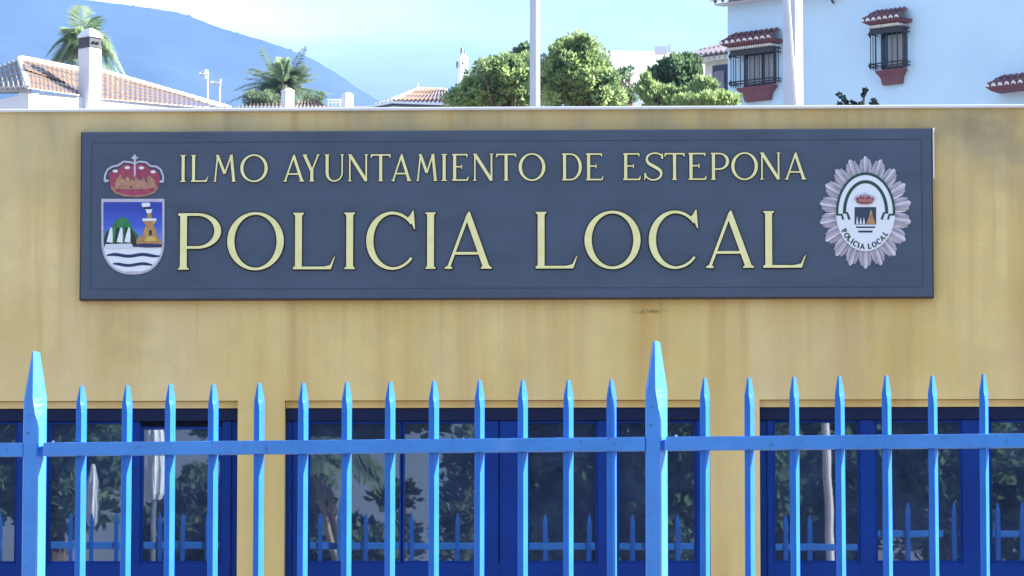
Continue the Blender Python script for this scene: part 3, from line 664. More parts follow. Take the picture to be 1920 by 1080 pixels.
# ================================================================== FENCE
FO = PD(960, 830, 12.5); FU = Vector((math.cos(R(8.4)), -math.sin(R(8.4)), 0)); FN = Vector((-FU.y*-1, 0, 0))
FN = Vector((FU.y, -FU.x, 0)); FN = FN if FN.y < 0 else -FN            # outward (to the camera)
FN = Vector((-math.sin(R(8.4)), -math.cos(R(8.4)), 0))
ROTF = Matrix.Rotation(-R(8.4), 4, 'Z')
def FP(px, py): return PN(px, py, FO, FN)
fence = empty('iron_fence', (FP(960, 900).x, FP(960, 900).y, 0), 'bright blue painted iron railing with pointed bars in front of the building', 'fence')
def spike(wd, ch, tip, tw, z1, z0=.12, dp=None):  # chamfered square bar that folds into a ridged blade at the tip; local x along fence, -y to the camera
    h = wd/2; d = (dp or wd)/2; m = MB()
    e = dp*.80
    def sec(c0, c1, z, k=1.0): return [(-h*k, d, z), (-h*k, -d+c0*1.5, z), (-h*k+c0, -d, z), (h*k-c1, -d, z), (h*k, -d+e, z), (h*k, d, z)]
    def top(z): a = tw/2; return [(-a, d*.6, z), (-a, -d*.2, z), (-.0004, -d*.8, z), (.0004, -d*.8, z), (a, -d*.1, z), (a, d*.6, z)]
    zb = z1-tip
    m.loft([sec(ch*.3, ch, z0), sec(ch*.3, ch, zb-tip*.5), sec(ch*.33, ch*1.12, zb-tip*.36), sec(ch*.38, wd*.37, zb-tip*.12), sec(ch*.4, wd*.43, zb), sec(ch*.5, wd*.46, zb+tip*.10, .985), top(z1)])
    return m
zpk = FP(960, 713).z
def fs(px): return (FP(px, 830)-FO).dot(FU)
PS0, PS1 = fs(62.5), fs(1229.5); PSP = PS1-PS0
pk_mesh = spike(.0265, .0078, .058, .0095, zpk, dp=.034)
pk0 = None
PKX = [150,232.5,316,399,482,565,647,729.5,812,895,978,1062,1147, 1317,1403,1490,1577,1664,1752,1843, -18,-102, 1934, 2022]
rnd = random.Random(4)
PKS = [fs(px) for px in PKX[:20]]+[PS0-PSP*k/14 for k in range(1, 24) if k % 14]+[PS1+PSP*k/13.35 for k in range(8, 30) if k != 14]
for k, sk in enumerate(PKS):
    p = FO+FU*sk
    if pk0 is None:
        o = pk_mesh.build('picket', M['picket'], None, bevel=.0012); pk0 = o
    else: o = pk0.copy(); COL.objects.link(o)
    o.parent = fence; o.location = Vector((p.x, p.y, rnd.uniform(-.0015, .0015)))-Vector((fence.location.x, fence.location.y, 0))+FN*(-.012)
    o.rotation_euler = (R(rnd.uniform(-.12, .12)), R(rnd.uniform(-.15, .15)), -R(8.4)+R(rnd.uniform(-1.5, 1.5)))
zpt = FP(1231, 640).z
po = None
for k, sk in enumerate((PS0, PS1, PS0-PSP, PS1+PSP*14/13.35)):
    p = FO+FU*sk; p.z = zpt-(.006 if k % 2 == 0 else 0)
    o = spike(.0615, .0155, .165, .019, zpt, 0.0, .0615).build('post', M['fence'], None, bevel=.0015) if po is None else po.copy()
    if po is None: po = o
    else: COL.objects.link(o)
    o.parent = fence; o.location = Vector((p.x, p.y, p.z-zpt))-Vector((fence.location.x, fence.location.y, 0))+FN*(-.012)
    o.rotation_euler = (0, 0, -R(8.4))
def frail(pa, pb, zt_, zb_, d0, d1):
    A = FP(pa, 830); B = FP(pb, 830); m = MB()
    c = []
    for z in (zb_, zt_):
        for q_, dd in ((A, d0), (B, d0), (B, d1), (A, d1)): c.append((q_.x+FN.x*dd, q_.y+FN.y*dd, z))
    m.hexa(c); return m
zr1, zr0 = FP(960, 822).z, FP(960, 848).z
for pa, pb in ((-1060, 46), (84, 1211), (1250, 2390), (2460, 3400), (-1950, -1110)):
    frail(pa, pb, zr1, zr0, .018, -.026).build('rail', M['fence'], fence, bevel=.003)
    frail(pa, pb, .32, .28, .018, -.026).build('rail', M['fence'], fence, bevel=.003)
for px, py in ((100, 834), (869, 824), (1268, 820), (1500, 817)):
    m = MB(); p = FP(px, py-1); s_ = .0055 if px in (100, 1268) else .003
    rr = [(0, .0), (.8, .25), (1, .6), (.8, 1.1), (.4, 1.4), (0.05, 1.5)]
    m.loft([[(p.x+s_*r_*math.cos(a), p.y+s_*r_*math.sin(a), zr1+s_*(h_-.2)) for a in [j*math.pi/4 for j in range(8)]] for r_, h_ in [(.9, 0)]+rr[1:]])
    m.build('bolt', M['metal'], fence, smooth=True)

# ================================================================== foliage tools
def crown_mesh(name, clumps, leaf, per, m, parent, seed=1, up=.4):
    rn = random.Random(seed); v = []; f = []
    for (c, r) in clumps:
        c = Vector(c)
        for _ in range(per):
            d = Vector((rn.gauss(0,1), rn.gauss(0,1), rn.gauss(0,1))).normalized(); p = c+Vector((d.x*r, d.y*r, d.z*r*.8))*(rn.random()**.45)
            ax = (d+Vector((0,0,up))+Vector((rn.uniform(-.7,.7), rn.uniform(-.7,.7), rn.uniform(-.5,.5)))).normalized()
            sd_ = ax.cross(Vector((rn.uniform(-1,1), rn.uniform(-1,1), rn.uniform(-1,1)))).normalized()
            L_ = leaf*rn.uniform(.6, 1.4); W_ = L_*rn.uniform(.22, .4); k = len(v)
            v += [p-sd_*W_*.4, p+ax*L_*.5-sd_*W_, p+ax*L_, p+ax*L_*.5+sd_*W_]; f.append((k, k+1, k+2, k+3))
    off = wloc(parent) if parent else Vector((0,0,0))
    me = bpy.data.meshes.new(name); me.from_pydata([tuple(a-off) for a in v], [], f); me.materials.append(m)
    o = bpy.data.objects.new(name, me); COL.objects.link(o)
    if parent: o.parent = parent
    return o
def fill_clumps(shapes, n, rr, rn):          # shapes: (px, py, rx, ry, depth) ellipses; clumps near the surface
    out_ = []
    tot = sum(s[2]*s[3] for s in shapes)
    for (px, py, rx, ry, D) in shapes:
        c = PD(px, py, D); sx = rx*D/FPX; sz = ry*D/FPX
        for _ in range(max(3, int(n*rx*ry/tot))):
            d = Vector((rn.gauss(0,1), rn.gauss(0,1), rn.gauss(0,1))).normalized(); k = rn.uniform(.45, 1.0)*(.98+.55*noise.noise(d*2.2+Vector((px*.1, 0, 0))))+(.22*rn.random() if rn.random() < .12 else 0)
            out_.append((c+Vector((d.x*sx*k, d.y*sx*k, d.z*sz*k)), rr*rn.uniform(.6, 1.3)))
    return out_
def tree(px, D, shapes, n, rr, leaf, per, m, label, cat='tree', seed=3, name='tree', up=.4, trunks=None, group=None):
    rn = random.Random(seed); b = PD(px, 600, D); gz = terrain_z(b.x, b.y)
    t = empty(name, (b.x, b.y, gz), label, cat, group)
    cl = fill_clumps(shapes, n, rr, rn)
    crown_mesh('crown', cl, leaf, per, m, t, seed, up)
    tr = MB(); topz = max(PD(s[0], s[1], D).z for s in shapes); s0 = shapes[0]; c = PD(s0[0], s0[1], D)
    pts = [Vector((b.x, b.y, gz-.1)), Vector((b.x+.1, b.y, gz+(c.z-gz)*.5)), Vector((c.x, c.y, c.z-.1))]
    tr.tube(pts, [.22, .15, .06], 9)
    for k in range(min(26, len(cl))):
        q_ = cl[(k*7) % len(cl)][0]; a = pts[1].lerp(pts[2], rn.uniform(.3, 1)); mid = a.lerp(q_, .5)+Vector((0, 0, .15)); tr.tube([a, mid, q_], [.05, .03, .012], 5)
    tr.build('trunk', M['trunk'], t, smooth=True)
    return t
def frond(mv, mf, root, dirv, length, droop, leaflets, lw, rn, ll=.5):
    d = Vector(dirv).normalized(); side0 = d.cross(Vector((0,0,1))); side0 = side0.normalized() if side0.length > .05 else Vector((1,0,0)); pts = []
    for i in range(13):
        t = i/12; pts.append(Vector(root)+d*length*t+Vector((0,0,-droop*t*t)))
    for i in range(12):
        a, b = pts[i], pts[i+1]; k = len(mv); w_ = .018*(1-i/13)
        mv += [a-side0*w_, a+side0*w_, b+side0*w_, b-side0*w_]; mf.append((k, k+1, k+2, k+3))
    for i in range(leaflets):
        t = .12+.88*i/leaflets; q_ = t*12; j = min(11, int(q_)); p = pts[j].lerp(pts[j+1], q_-j); tg = (pts[j+1]-pts[j]).normalized()
        l_ = ll*math.sin(math.pi*min(1, .15+t*.85))**.6*rn.uniform(.8, 1.1)
        for s_ in (-1, 1):
            e_ = p+(side0*s_*.75+tg*.65+Vector((0,0,-.35+rn.uniform(-.2, .2)))).normalized()*l_; k = len(mv); wv = tg*lw
            mv += [p-wv*.6, p.lerp(e_, .45)-wv, e_, p.lerp(e_, .45)+wv]; mf.append((k, k+1, k+2, k+3))
def palm(px, py, D, spec, label, m, seed, name='palm_tree', trunk_r=.18, ll=.5, lw=.03, leaflets=26, flip=False, group=None):
    rn = random.Random(seed); c = PD(px, py, D)
    if flip: c.y = -c.y
    gz = terrain_z(c.x, c.y); t = empty(name, (c.x, c.y, gz), label, 'palm tree', group)
    mv, mf = [], []
    for (az, el, length, droop) in spec:
        d = (math.cos(R(el))*math.cos(R(az)), math.cos(R(el))*math.sin(R(az)), math.sin(R(el)))
        frond(mv, mf, c, d, length, droop, leaflets, lw, rn, ll)
    me = bpy.data.meshes.new('crown'); me.from_pydata([tuple(a-Vector((c.x, c.y, gz))) for a in mv], [], mf); me.materials.append(m)
    o = bpy.data.objects.new('crown', me); COL.objects.link(o); o.parent = t
    tr = MB(); n = 14; tr.tube([(c.x+.05*math.sin(i), c.y, gz+(c.z-gz)*i/n) for i in range(n+1)], [trunk_r*(1+.12*(i % 2)) for i in range(n+1)], 10)
    tr.build('trunk', M['trunk'], t, smooth=True)
    return t

# ================================================================== roof tile tool
def tiles(m, A, B, C, Dd, nc, nr, mi=0, hgt=.05, end_mi=None):   # A-B eave, Dd-C ridge (A under Dd)
    A, B, C, Dd = map(Vector, (A, B, C, Dd)); nrm = (B-A).cross(Dd-A).normalized()
    if nrm.z < 0: nrm = -nrm
    prof = [0, .7, 1, .7, 0, -.25]; S = len(prof)
    cols = nc*S
    for r_ in range(nr):
        v0, v1 = r_/nr, (r_+1)/nr
        row = []
        for v, lf in ((v0, .018), (min(1, v1+.02/nr), 0)):
            line = []
            for c_ in range(cols+1):
                u = c_/cols; p = (A.lerp(B, u)).lerp(Dd.lerp(C, u), v); line.append(p+nrm*(prof[c_ % S]*hgt+lf+.01))
            row.append(line)
        for c_ in range(cols): m.face([row[0][c_], row[0][c_+1], row[1][c_+1], row[1][c_]], mi)
        if r_ == 0:
            for c_ in range(cols): 
                a, b = row[0][c_], row[0][c_+1]; m.face([a-Vector((0,0,hgt*1.1)), b-Vector((0,0,hgt*1.1)), b, a], mi if end_mi is None else end_mi if (c_ % S) < 4 else mi)
def ridge_caps(m, A, B, n, r_, mi=0):
    A, B = Vector(A), Vector(B)
    for i in range(n):
        a = A.lerp(B, i/n); b = A.lerp(B, (i+1.08)/n); m.tube([a, b], [r_*1.12, r_*.92], 8, mi)

# ================================================================== LEFT HOUSE
hD = 80
lh = empty('villa', (PD(60, 600, hD).x, PD(60, 600, hD).y, 0), 'white house with pale clay tiled hip roof at the far left', 'house')
def DL(px): return hD+(px-52)/368.0*6.2       # depth of the sunlit wall
def LP(px, py, back=0): return PD(px, py, DL(px)+back)
def z_to(p, z): return Vector((p.x, p.y, z))
lh.location.z = terrain_z(lh.location.x, lh.location.y)
mb = MB()
# sunlit right-hand wall and shaded left wall, both down to the ground
w1, w2, w3 = LP(54, 172), LP(140, 183), LP(440, 209); gz = lh.location.z
lw0 = PD(-60, 172, hD+1.4)
def vwall(m, a, b, top_a, top_b, thick=.25):
    d = (b-a); nn = Vector((-d.y, d.x, 0)).normalized()*thick
    if nn.y < 0: nn = -nn
    m.hexa([(a.x, a.y, gz), (b.x, b.y, gz), (b.x+nn.x, b.y+nn.y, gz), (a.x+nn.x, a.y+nn.y, gz), (a.x, a.y, top_a), (b.x, b.y, top_b), (b.x+nn.x, b.y+nn.y, top_b), (a.x+nn.x, a.y+nn.y, top_a)])
vwall(mb, w1, w3, w1.z, w3.z); vwall(mb, lw0, Vector((w1.x-.01, w1.y, w1.z)), LP(0, 174).z, w1.z-.01)
mb.build('wall', M['white'], lh)
mb = MB()
ee = .18                                         # eave overhang towards the viewer
tiles(mb, PD(51, 167, DL(51)-ee), PD(150, 181, DL(150)-ee), LP(150, 163, 1.2), LP(47, 128, 1.2), 13, 3, 0, .015, 1)
tiles(mb, LP(46, 131, .9), LP(150, 167, .9), LP(150, 133, 2.2), LP(38, 111, 2.2), 12, 3, 0, .016)
tiles(mb, PD(186, 187, DL(186)-ee), PD(424, 207, DL(424)-ee), LP(424, 202, 1.2), LP(186, 134, 2.2), 26, 6, 0, .015, 1)
tiles(mb, PD(-60, 168, hD+1.2), PD(51, 164, hD-.15), LP(38, 112, 2.2), PD(-60, 150, hD+3.4), 12, 4, 2, .045, 1)
ridge_caps(mb, LP(38, 110, 2.2), LP(150, 132, 2.2), 9, .07, 1); ridge_caps(mb, LP(186, 133, 2.2), LP(430, 203, 1.3), 16, .06, 1)
ridge_caps(mb, LP(37, 111, 2.2), PD(52, 163, hD-.1), 5, .06, 1)
mb.build('roof', [M['tile'], M['tile_white'], mat('grey_shaded_tile', (.30,.27,.26), .9, (.2,.18,.18), scale=10)], lh)  # grey tile on the left hip puts its shade into the colour
mb = MB()
a = PD(-60, 173, hD+1.1); b = PD(54, 171, hD-.1); vv = Vector((0, 0, .12)); mb.hexa([a, b, b+Vector((0,.3,0)), a+Vector((0,.3,0)), a+vv, b+vv, b+vv+Vector((0,.3,0)), a+vv+Vector((0,.3,0))]); 
mb.build('eave_moulding', mat('grey_plaster_moulding', (.42,.42,.45), .9), lh)
# big chimney, a square shaft turned 45 degrees
def chimney(parent, px0, px1, pxm, pyt, pyb, D, caph=0, name='chimney', mm=None, cowl=True):
    A, B, Mx = PD(px0, pyt, D+.1), PD(px1, pyt, D+.1), PD(pxm, pyt, D-.18); zt_ = Mx.z; zb_ = PD(pxm, pyb, D).z; bk = (A+B-Mx)
    def rg(z, s=1.0):
        c_ = (A+B)/2; return [Vector((c_.x+(q.x-c_.x)*s, c_.y+(q.y-c_.y)*s, z)) for q in (A, Mx, B, bk)]
    m = MB(); m.loft([rg(zb_-1.2), rg(zt_)]); o = m.build(name, mm or M['white'], parent)
    if cowl:
        u = .01*D/80
        m = MB(); z = zt_
        m.loft([rg(z, 1.06), rg(z+.06, 1.06), rg(z+.06, .98), rg(z+.22, .98)]); 
        m.build('cowl', M['dark'], o)
        m = MB(); m.loft([rg(z+.22, 1.12), rg(z+.27, 1.12), rg(z+.36, .75), rg(z+.42, .3)]); m.build('cap', M['white'], o)
        m = MB()
        for t_ in (.3, .62):
            p = Mx.lerp(B, t_); p.z = z+.10; nn = Vector((.5, -.8, 0)); m.tube([p+nn*-.01, p+nn*.035], .032, 8)
        m.build('smoke_hole', mat('soot_black', (.005,.005,.006), 1), o)
    return o
chimney(lh, 147, 190, 168, 88, 190, DL(168)-.15)
# television masts behind the roof
def antenna(px, pyt, pyb, D, dish, label):
    p0 = PD(px, pyb+40, D); p1 = PD(px, pyt, D)
    m = empty('television_antenna', (p0.x, p0.y, p0.z), label, 'antenna', 'antennas on the left roof')
    a = MB(); a.tube([p0, p1], .022, 7); a.build('mast', M['white_paint'], m)
    b = MB(); u = D/FPX
    if dish:
        for k in range(5): b.tube([p1+Vector((-14*u+k*3*u, -.05, -8*u-.0*k)), p1+Vector((-14*u+k*3*u, .05, -2*u+(k-2)*u))], .012, 5)
        b.tube([p1+Vector((-16*u, 0, -7*u)), p1+Vector((3*u, 0, -7*u))], .016, 5)
        b.face([p1+Vector((-13*u, 0, 0)), p1+Vector((-4*u, -.03, -3*u)), p1+Vector((-4*u, -.03, -12*u)), p1+Vector((-13*u, 0, -14*u))])
        b.face([p1+Vector((-4*u, -.03, 2*u)), p1+Vector((2*u, 0, 0)), p1+Vector((2*u, 0, -16*u)), p1+Vector((-4*u, -.03, -16*u))])
    else:
        b.tube([p1+Vector((-17*u, 0, -8*u)), p1+Vector((2*u, 0, -8*u))], .035, 5)
        for k in range(7): b.tube([p1+Vector((-16*u+k*3*u, 0, -12*u)), p1+Vector((-16*u+k*3*u, 0, -4*u))], .012, 5)
        b.tube([p1+Vector((0, 0, -14*u)), p1+Vector((3*u, 0, 0))], .016, 5)
    b.build('aerial', M['white_paint'], m)
antenna(389, 132, 182, 90, True, 'taller pale antenna with square panels above the left tiled roof')
antenna(412, 148, 195, 88, False, 'shorter pale comb shaped antenna right of the taller one')

# ================================================================== PALMS BEHIND
rn = random.Random(5); sp = []
for az, el, ln_, dr in [(195,50,1.35,1.5),(180,30,1.1,1.6),(160,65,1.25,1.0),(120,80,1.2,.3),(60,75,1.15,.5),(75,55,1.1,.9),(25,60,1.25,1.2),(340,50,1.3,1.5),(355,30,1.25,1.8),(10,45,1.35,1.9),(230,65,1.1,.8),(300,60,1.05,.9),(175,10,.9,1.1),(270,45,.9,.8),(20,80,1.2,.9),(200,70,1.2,1.3),(350,65,1.3,1.7),(150,40,1.2,1.5)]: sp.append((az, el, ln_, dr))
sp = [(a_, e_, l_*1.12, d_) for a_, e_, l_, d_ in sp]
for k in range(12): sp.append((rn.choice([180, 200, 160, 0, 20, 340])+rn.uniform(-15, 15), rn.uniform(15, 75), rn.uniform(1.0, 1.5), rn.uniform(1.3, 2.1)))
palm(158, 84, 100, sp, 'pale green palm with drooping fronds behind the big white chimney', M['palm_light'], 5, ll=.50, lw=.020, leaflets=46)
sp = []; rn = random.Random(8)
for k in range(84): sp.append((rn.uniform(0, 360), rn.choice([-5, 5, 15, 30, 40, 50, 62]), rn.uniform(.95, 1.5), rn.uniform(.25, .9)))
palm(530, 165, 100, sp, 'bushy grey green palm with one upright bright frond bundle behind the small chimney', M['palm'], 9, ll=.26, lw=.012, leaflets=40)
palm(530, 158, 99.2, [(rn.uniform(0, 360), rn.uniform(74, 88), rn.uniform(.62, .82), .06) for k in range(14)], 'bundle of bright young fronds rising from the middle of the bushy palm', M['palm_light'], 19, name='young_palm', ll=.20, lw=.016, trunk_r=.06, leaflets=36)
tree(470, 97, [(472, 188, 24, 16, 97), (590, 186, 22, 18, 97), (505, 190, 22, 14, 97)], 60, .11, .06, 60, M['palm'], 'low grey green shrubbery around the bushy palm', 'shrub', 12, 'shrub')

# ================================================================== SMALL WHITE HOUSES ALONG THE PARAPET
def small_chimney(px0, px1, pyt, D, label, group=None):
    A = PD(px0, pyt, D); B = PD(px1, pyt, D); gz_ = A.z-1.6; w_ = B.x-A.x
    t = empty('roof_chimney', ((A.x+B.x)/2, A.y, gz_), label, 'chimney', group)
    m = MB(); c = Vector(((A.x+B.x)/2, A.y, 0)); rot = Matrix.Translation(c) @ Matrix.Rotation(R(35), 4, 'Z'); s_ = w_/2/1.39
    m.box((-s_, -s_, gz_), (s_, s_, A.z-.06), 0, rot); m.build('shaft', M['white'], t)
    m = MB(); rot2 = rot
    def rg(z, k): return [rot2 @ Vector((x_*s_*k, y_*s_*k, z)) for x_, y_ in ((-1,-1),(1,-1),(1,1),(-1,1))]
    m.loft([rg(A.z-.06, 1.08), rg(A.z-.03, 1.08), rg(A.z+.03, .4)]); m.build('cap', M['white'], t)
terr = empty('flat_roofed_house', (PD(560, 600, 92).x, PD(560, 600, 92).y, 0), 'low white house with roof terrace rail under the bushy palm', 'house')
terr.location.z = terrain_z(0, terr.location.y)
mb = MB(); A = PD(440, 199, 92); B = PD(700, 201, 92); mb.box((A.x, A.y, terr.location.z), (B.x, A.y+5, A.z)); mb.build('wall', M['white'], terr)
mb = MB(); tiles(mb, PD(445, 203, 91.8), PD(530, 203, 91.8), PD(530, 196, 93), PD(445, 199, 93), 12, 2, 0, .04, 1); tiles(mb, PD(553, 203, 91.8), PD(612, 203, 91.8), PD(600, 192, 93), PD(560, 192, 93), 8, 2, 0, .04, 1)
mb.build('roof', [M['tile'], M['tile_white']], terr)
mb = MB()
for k in range(4): p = PD(616+k*7, 187, 92.5); mb.tube([p, p-Vector((0,0,.3))], .015, 5)
for py in (187, 192): mb.tube([PD(614, py, 92.5), PD(640, py, 92.5)], .015, 5)
mb.build('railing', M['white_paint'], terr)
small_chimney(527, 552, 168, 90, 'small white chimney below the bushy palm', 'small white roof chimneys')
small_chimney(640, 663, 176, 90, 'smallest white chimney just right of the terrace railing', 'small white roof chimneys')

# pavilion roof left of the round tree, with the slim tower
ph = empty('tiled_house', (PD(790, 600, 85).x, PD(790, 600, 85).y, 0), 'low house with pinkish hip roof and white verge left of the green tree', 'house')
ph.location.z = terrain_z(0, ph.location.y)
mb = MB(); A, B = PD(745, 199, 85), PD(880, 199, 85); mb.box((A.x, A.y, ph.location.z), (B.x, A.y+3, A.z)); mb.build('wall', M['white'], ph)
mb = MB(); tiles(mb, PD(737, 191, 84.6), PD(842, 191, 84.6), PD(835, 171, 87), PD(783, 169, 87), 13, 3, 0, .04)
tiles(mb, PD(700, 199, 86.5), PD(737, 192, 84.6), PD(783, 169, 87), PD(775, 171, 88), 5, 3, 2, .03)
ridge_caps(mb, PD(737, 188, 84.6), PD(784, 168, 87), 8, .05, 1); ridge_caps(mb, PD(784, 168, 87), PD(838, 170, 87), 8, .05, 1)
mb.tube([PD(784, 168, 87), PD(784, 155, 87)], .02, 5, 1)
mb.build('roof', [M['tile'], M['tile_white'], mat('grey_blue_slate', (.16,.20,.25), .8)], ph)
mb = MB()
for (a, b, c, d, mi_) in ((690, 203, 735, 194, 0), (735, 194, 842, 198, 0)):
    p, q = PD(a, b, 84), PD(c, d, 84); u = Vector((0, 0, .035)); k = Vector((0, .2, 0)); mb.hexa([p-u, q-u, q-u+k, p-u+k, p, q, q+k, p+k], 1); mb.hexa([p+u*.1, q+u*.1, q+u*.1+k, p+u*.1+k, p+u*1.5, q+u*1.5, q+u*1.5+k, p+u*1.5+k], 0)
mb.build('verge', [M['white'], M['dark']], ph)
tw = empty('slim_tower', (PD(868, 600, 83).x, PD(868, 600, 83).y, terrain_z(0, 64)), 'slim white chimney tower with small lantern top beside the green tree', 'tower')
mb = MB(); c = PD(868, 110, 83); w_ = 10.5*83/FPX; z0_ = tw.location.z; rot = Matrix.Translation(Vector((c.x, c.y, 0))) @ Matrix.Rotation(R(20), 4, 'Z'); w_ /= 1.28
mb.box((-w_, -w_, z0_), (w_, w_, c.z), 0, rot); mb.build('shaft', M['white'], tw)
mb = MB(); mb.loft([[rot @ Vector((x_*w_*k, y_*w_*k, z)) for x_, y_ in ((-1,-1),(1,-1),(1,1),(-1,1))] for z, k in ((c.z, 1.05), (c.z+.03, 1.05), (c.z+.05, .6), (c.z+.10, .5))]); mb.build('cap', M['white'], tw)
mb = MB(); mb.tube([c+Vector((-.02, 0, .08)), c+Vector((-.02, 0, .20)), c+Vector((-.02, 0, .24))], [.035, .035, .01], 7); mb.tube([c+Vector((.04, 0, .08)), c+Vector((.045, 0, .19))], [.02, .01], 6); mb.tube([c+Vector((0, 0, .2)), c+Vector((.02, 0, .36))], .006, 4)
q_ = PD(857, 120, 82.9); mb.tube([q_+Vector((0,0,-.09)), q_+Vector((0,0,.05))], [.02, .025], 6); mb.build('lantern', mat('grey_lantern', (.25,.26,.3), .6), tw)
mb = MB(); q_ = PD(868, 120, 82.8); mb.tube([q_+Vector((0,-.12,0)), q_+Vector((0,.0,0))], .018, 6); mb.build('vent', M['dark'], tw)
fr = empty('gabled_house', (PD(890, 600, 95).x, PD(890, 600, 95).y, terrain_z(0, 76)), 'sliver of red tiled gable with white verge behind the slim tower', 'house')
mb = MB(); mb.hexa([PD(872, 205, 95), PD(960, 205, 95), PD(960, 205, 98), PD(872, 205, 98), PD(872, 181, 95), PD(960, 140, 95), PD(960, 140, 98), PD(872, 181, 98)])
mb.build('wall', M['white'], fr)
mb = MB(); tiles(mb, PD(872, 180, 94.9), PD(960, 138, 94.9), PD(955, 130, 97), PD(868, 168, 97), 8, 2, 0, .03); mb.build('roof', M['tile_dark'], fr)

# ================================================================== PINES
tree(940, 56, [(935, 155, 52, 40, 56), (975, 150, 40, 50, 56), (905, 175, 42, 26, 56), (950, 130, 34, 25, 56), (870, 190, 34, 14, 56)], 300, .10, .062, 85, M['pine'], 'rounded bright green tree just left of the thin white pole', seed=21)
tree(985, 58, [(985, 110, 14, 22, 58), (990, 140, 20, 34, 58)], 34, .10, .08, 70, M['pine_dark'], 'dark narrow treetop poking up behind the thin white pole', seed=22)
tree(1085, 54, [(1085, 125, 62, 48, 54), (1060, 150, 58, 55, 54), (1115, 165, 45, 42, 54), (1085, 95, 44, 24, 54), (1140, 180, 22, 26, 54)], 430, .10, .062, 85, M['pine'], 'largest bright green tree just right of the thin white pole', seed=23)
tree(1290, 57, [(1272, 136, 32, 32, 57), (1240, 160, 34, 26, 57), (1300, 145, 11, 38, 57), (1265, 182, 48, 18, 57)], 170, .09, .075, 75, M['pine_dark'], 'dark green spiky tree left of the tall white house', seed=24, up=1.6)
tree(1300, 52, [(1222, 178, 24, 27, 52), (1268, 188, 26, 19, 52), (1316, 178, 26, 30, 52), (1354, 190, 28, 14, 52), (1290, 195, 60, 14, 52)], 210, .075, .06, 80, M['pine'], 'low light green bush along the parapet left of the tall white house', seed=25, up=1.6)
tree(1165, 60, [(1165, 150, 20, 16, 60), (1180, 175, 12, 20, 60)], 12, .10, .08, 22, M['pine_dark'], 'thin sparse grey branches between the two green trees', seed=26, up=1.0)

# distant pale building behind the trees
db = empty('distant_block', (PD(1215, 600, 260).x, PD(1215, 600, 260).y, 8), 'far pale building with a flat roof behind the trees', 'building')
A, B = PD(1120, 93, 260), PD(1330, 100, 262)
mb = MB(); z = terrain_z(0, A.y); vb = [Vector((A.x, A.y, z)), Vector((B.x, B.y, z)), Vector((B.x, B.y+10, z)), Vector((A.x, A.y+10, z))]
mb.hexa(vb+[Vector((v_.x, v_.y, A.z if i in (0, 3) else B.z)) for i, v_ in enumerate(vb)]); mb.build('wall', mat('sunny_pinkish_white_render', (.82,.80,.82), .9), db)
mb = MB(); c = PD(1241, 90, 258); mb.box((c.x-.45, c.y, c.z-.3), (c.x+.35, c.y+1, c.z+.12)); mb.box((c.x+.40, c.y, c.z-.3), (c.x+.55, c.y+.2, c.z+.25)); mb.build('roof_hut', M['white'], db)
nb = empty('white_outbuilding', (PD(1160, 600, 90).x, PD(1160, 600, 90).y, terrain_z(0, 70)), 'small white building half hidden between the two green trees', 'building')
mb = MB(); A, B = PD(1140, 165, 90), PD(1205, 168, 90); mb.box((A.x, A.y, nb.location.z), (B.x, A.y+2, A.z)); mb.build('wall', M['white'], nb)
mb = MB(); mb.box((A.x-.05, A.y-.05, A.z), (B.x+.05, A.y+2.05, A.z+.06)); mb.build('roof', M['tile_white'], nb)

# ================================================================== TALL WHITE HOUSE ON THE RIGHT
HC = PD(1365, 200, 70); HA = R(40)
HU = Vector((math.cos(HA-YAW*0), -math.sin(HA), 0)); HN = Vector((-math.sin(HA), -math.cos(HA), 0))
def HPt(px, py, o=0): return PN(px, py, HC+HN*o, HN)
def hs(px, py=100): return (HPt(px, py)-HC).dot(HU)
bh = empty('town_house', (HC.x, HC.y, terrain_z(HC.x, HC.y)), 'tall pale blue white house with barred windows at the right', 'house')
HM = Matrix.Translation(Vector((HC.x, HC.y, 0))) @ Matrix(((HU.x, -HN.x, 0, 0), (HU.y, -HN.y, 0, 0), (0, 0, 1, 0), (0, 0, 0, 1)))   # local: x along wall, y into the wall, z up
gz = bh.location.z; ztop = HPt(1367, 8).z
mb = MB(); mb.box((0, 0, gz), (9, 6, ztop+2.2), 0, HM)
mb.build('wall', M['shaded_house'], bh)
mb = MB()   # projecting tiled eave seen along the very top of the left part
s0, s1 = hs(1352, 10), hs(1474, 0)
def HL(s, o, z): return HM @ Vector((s, -o, z))
tiles(mb, HL(s0-.0, .32, ztop), HL(s1+1.4, .32, ztop), HL(s1+1.4, 0, ztop+.16), HL(s0, 0, ztop+.16), 17, 2, 0, .035, 1)
mb.box((s0+.05, -.26, ztop-.035), (s1+1.4, 0, ztop-.012), 2, HM); mb.build('tiled_eave', [M['tile_dark'], M['tile_white'], M['white']], bh)
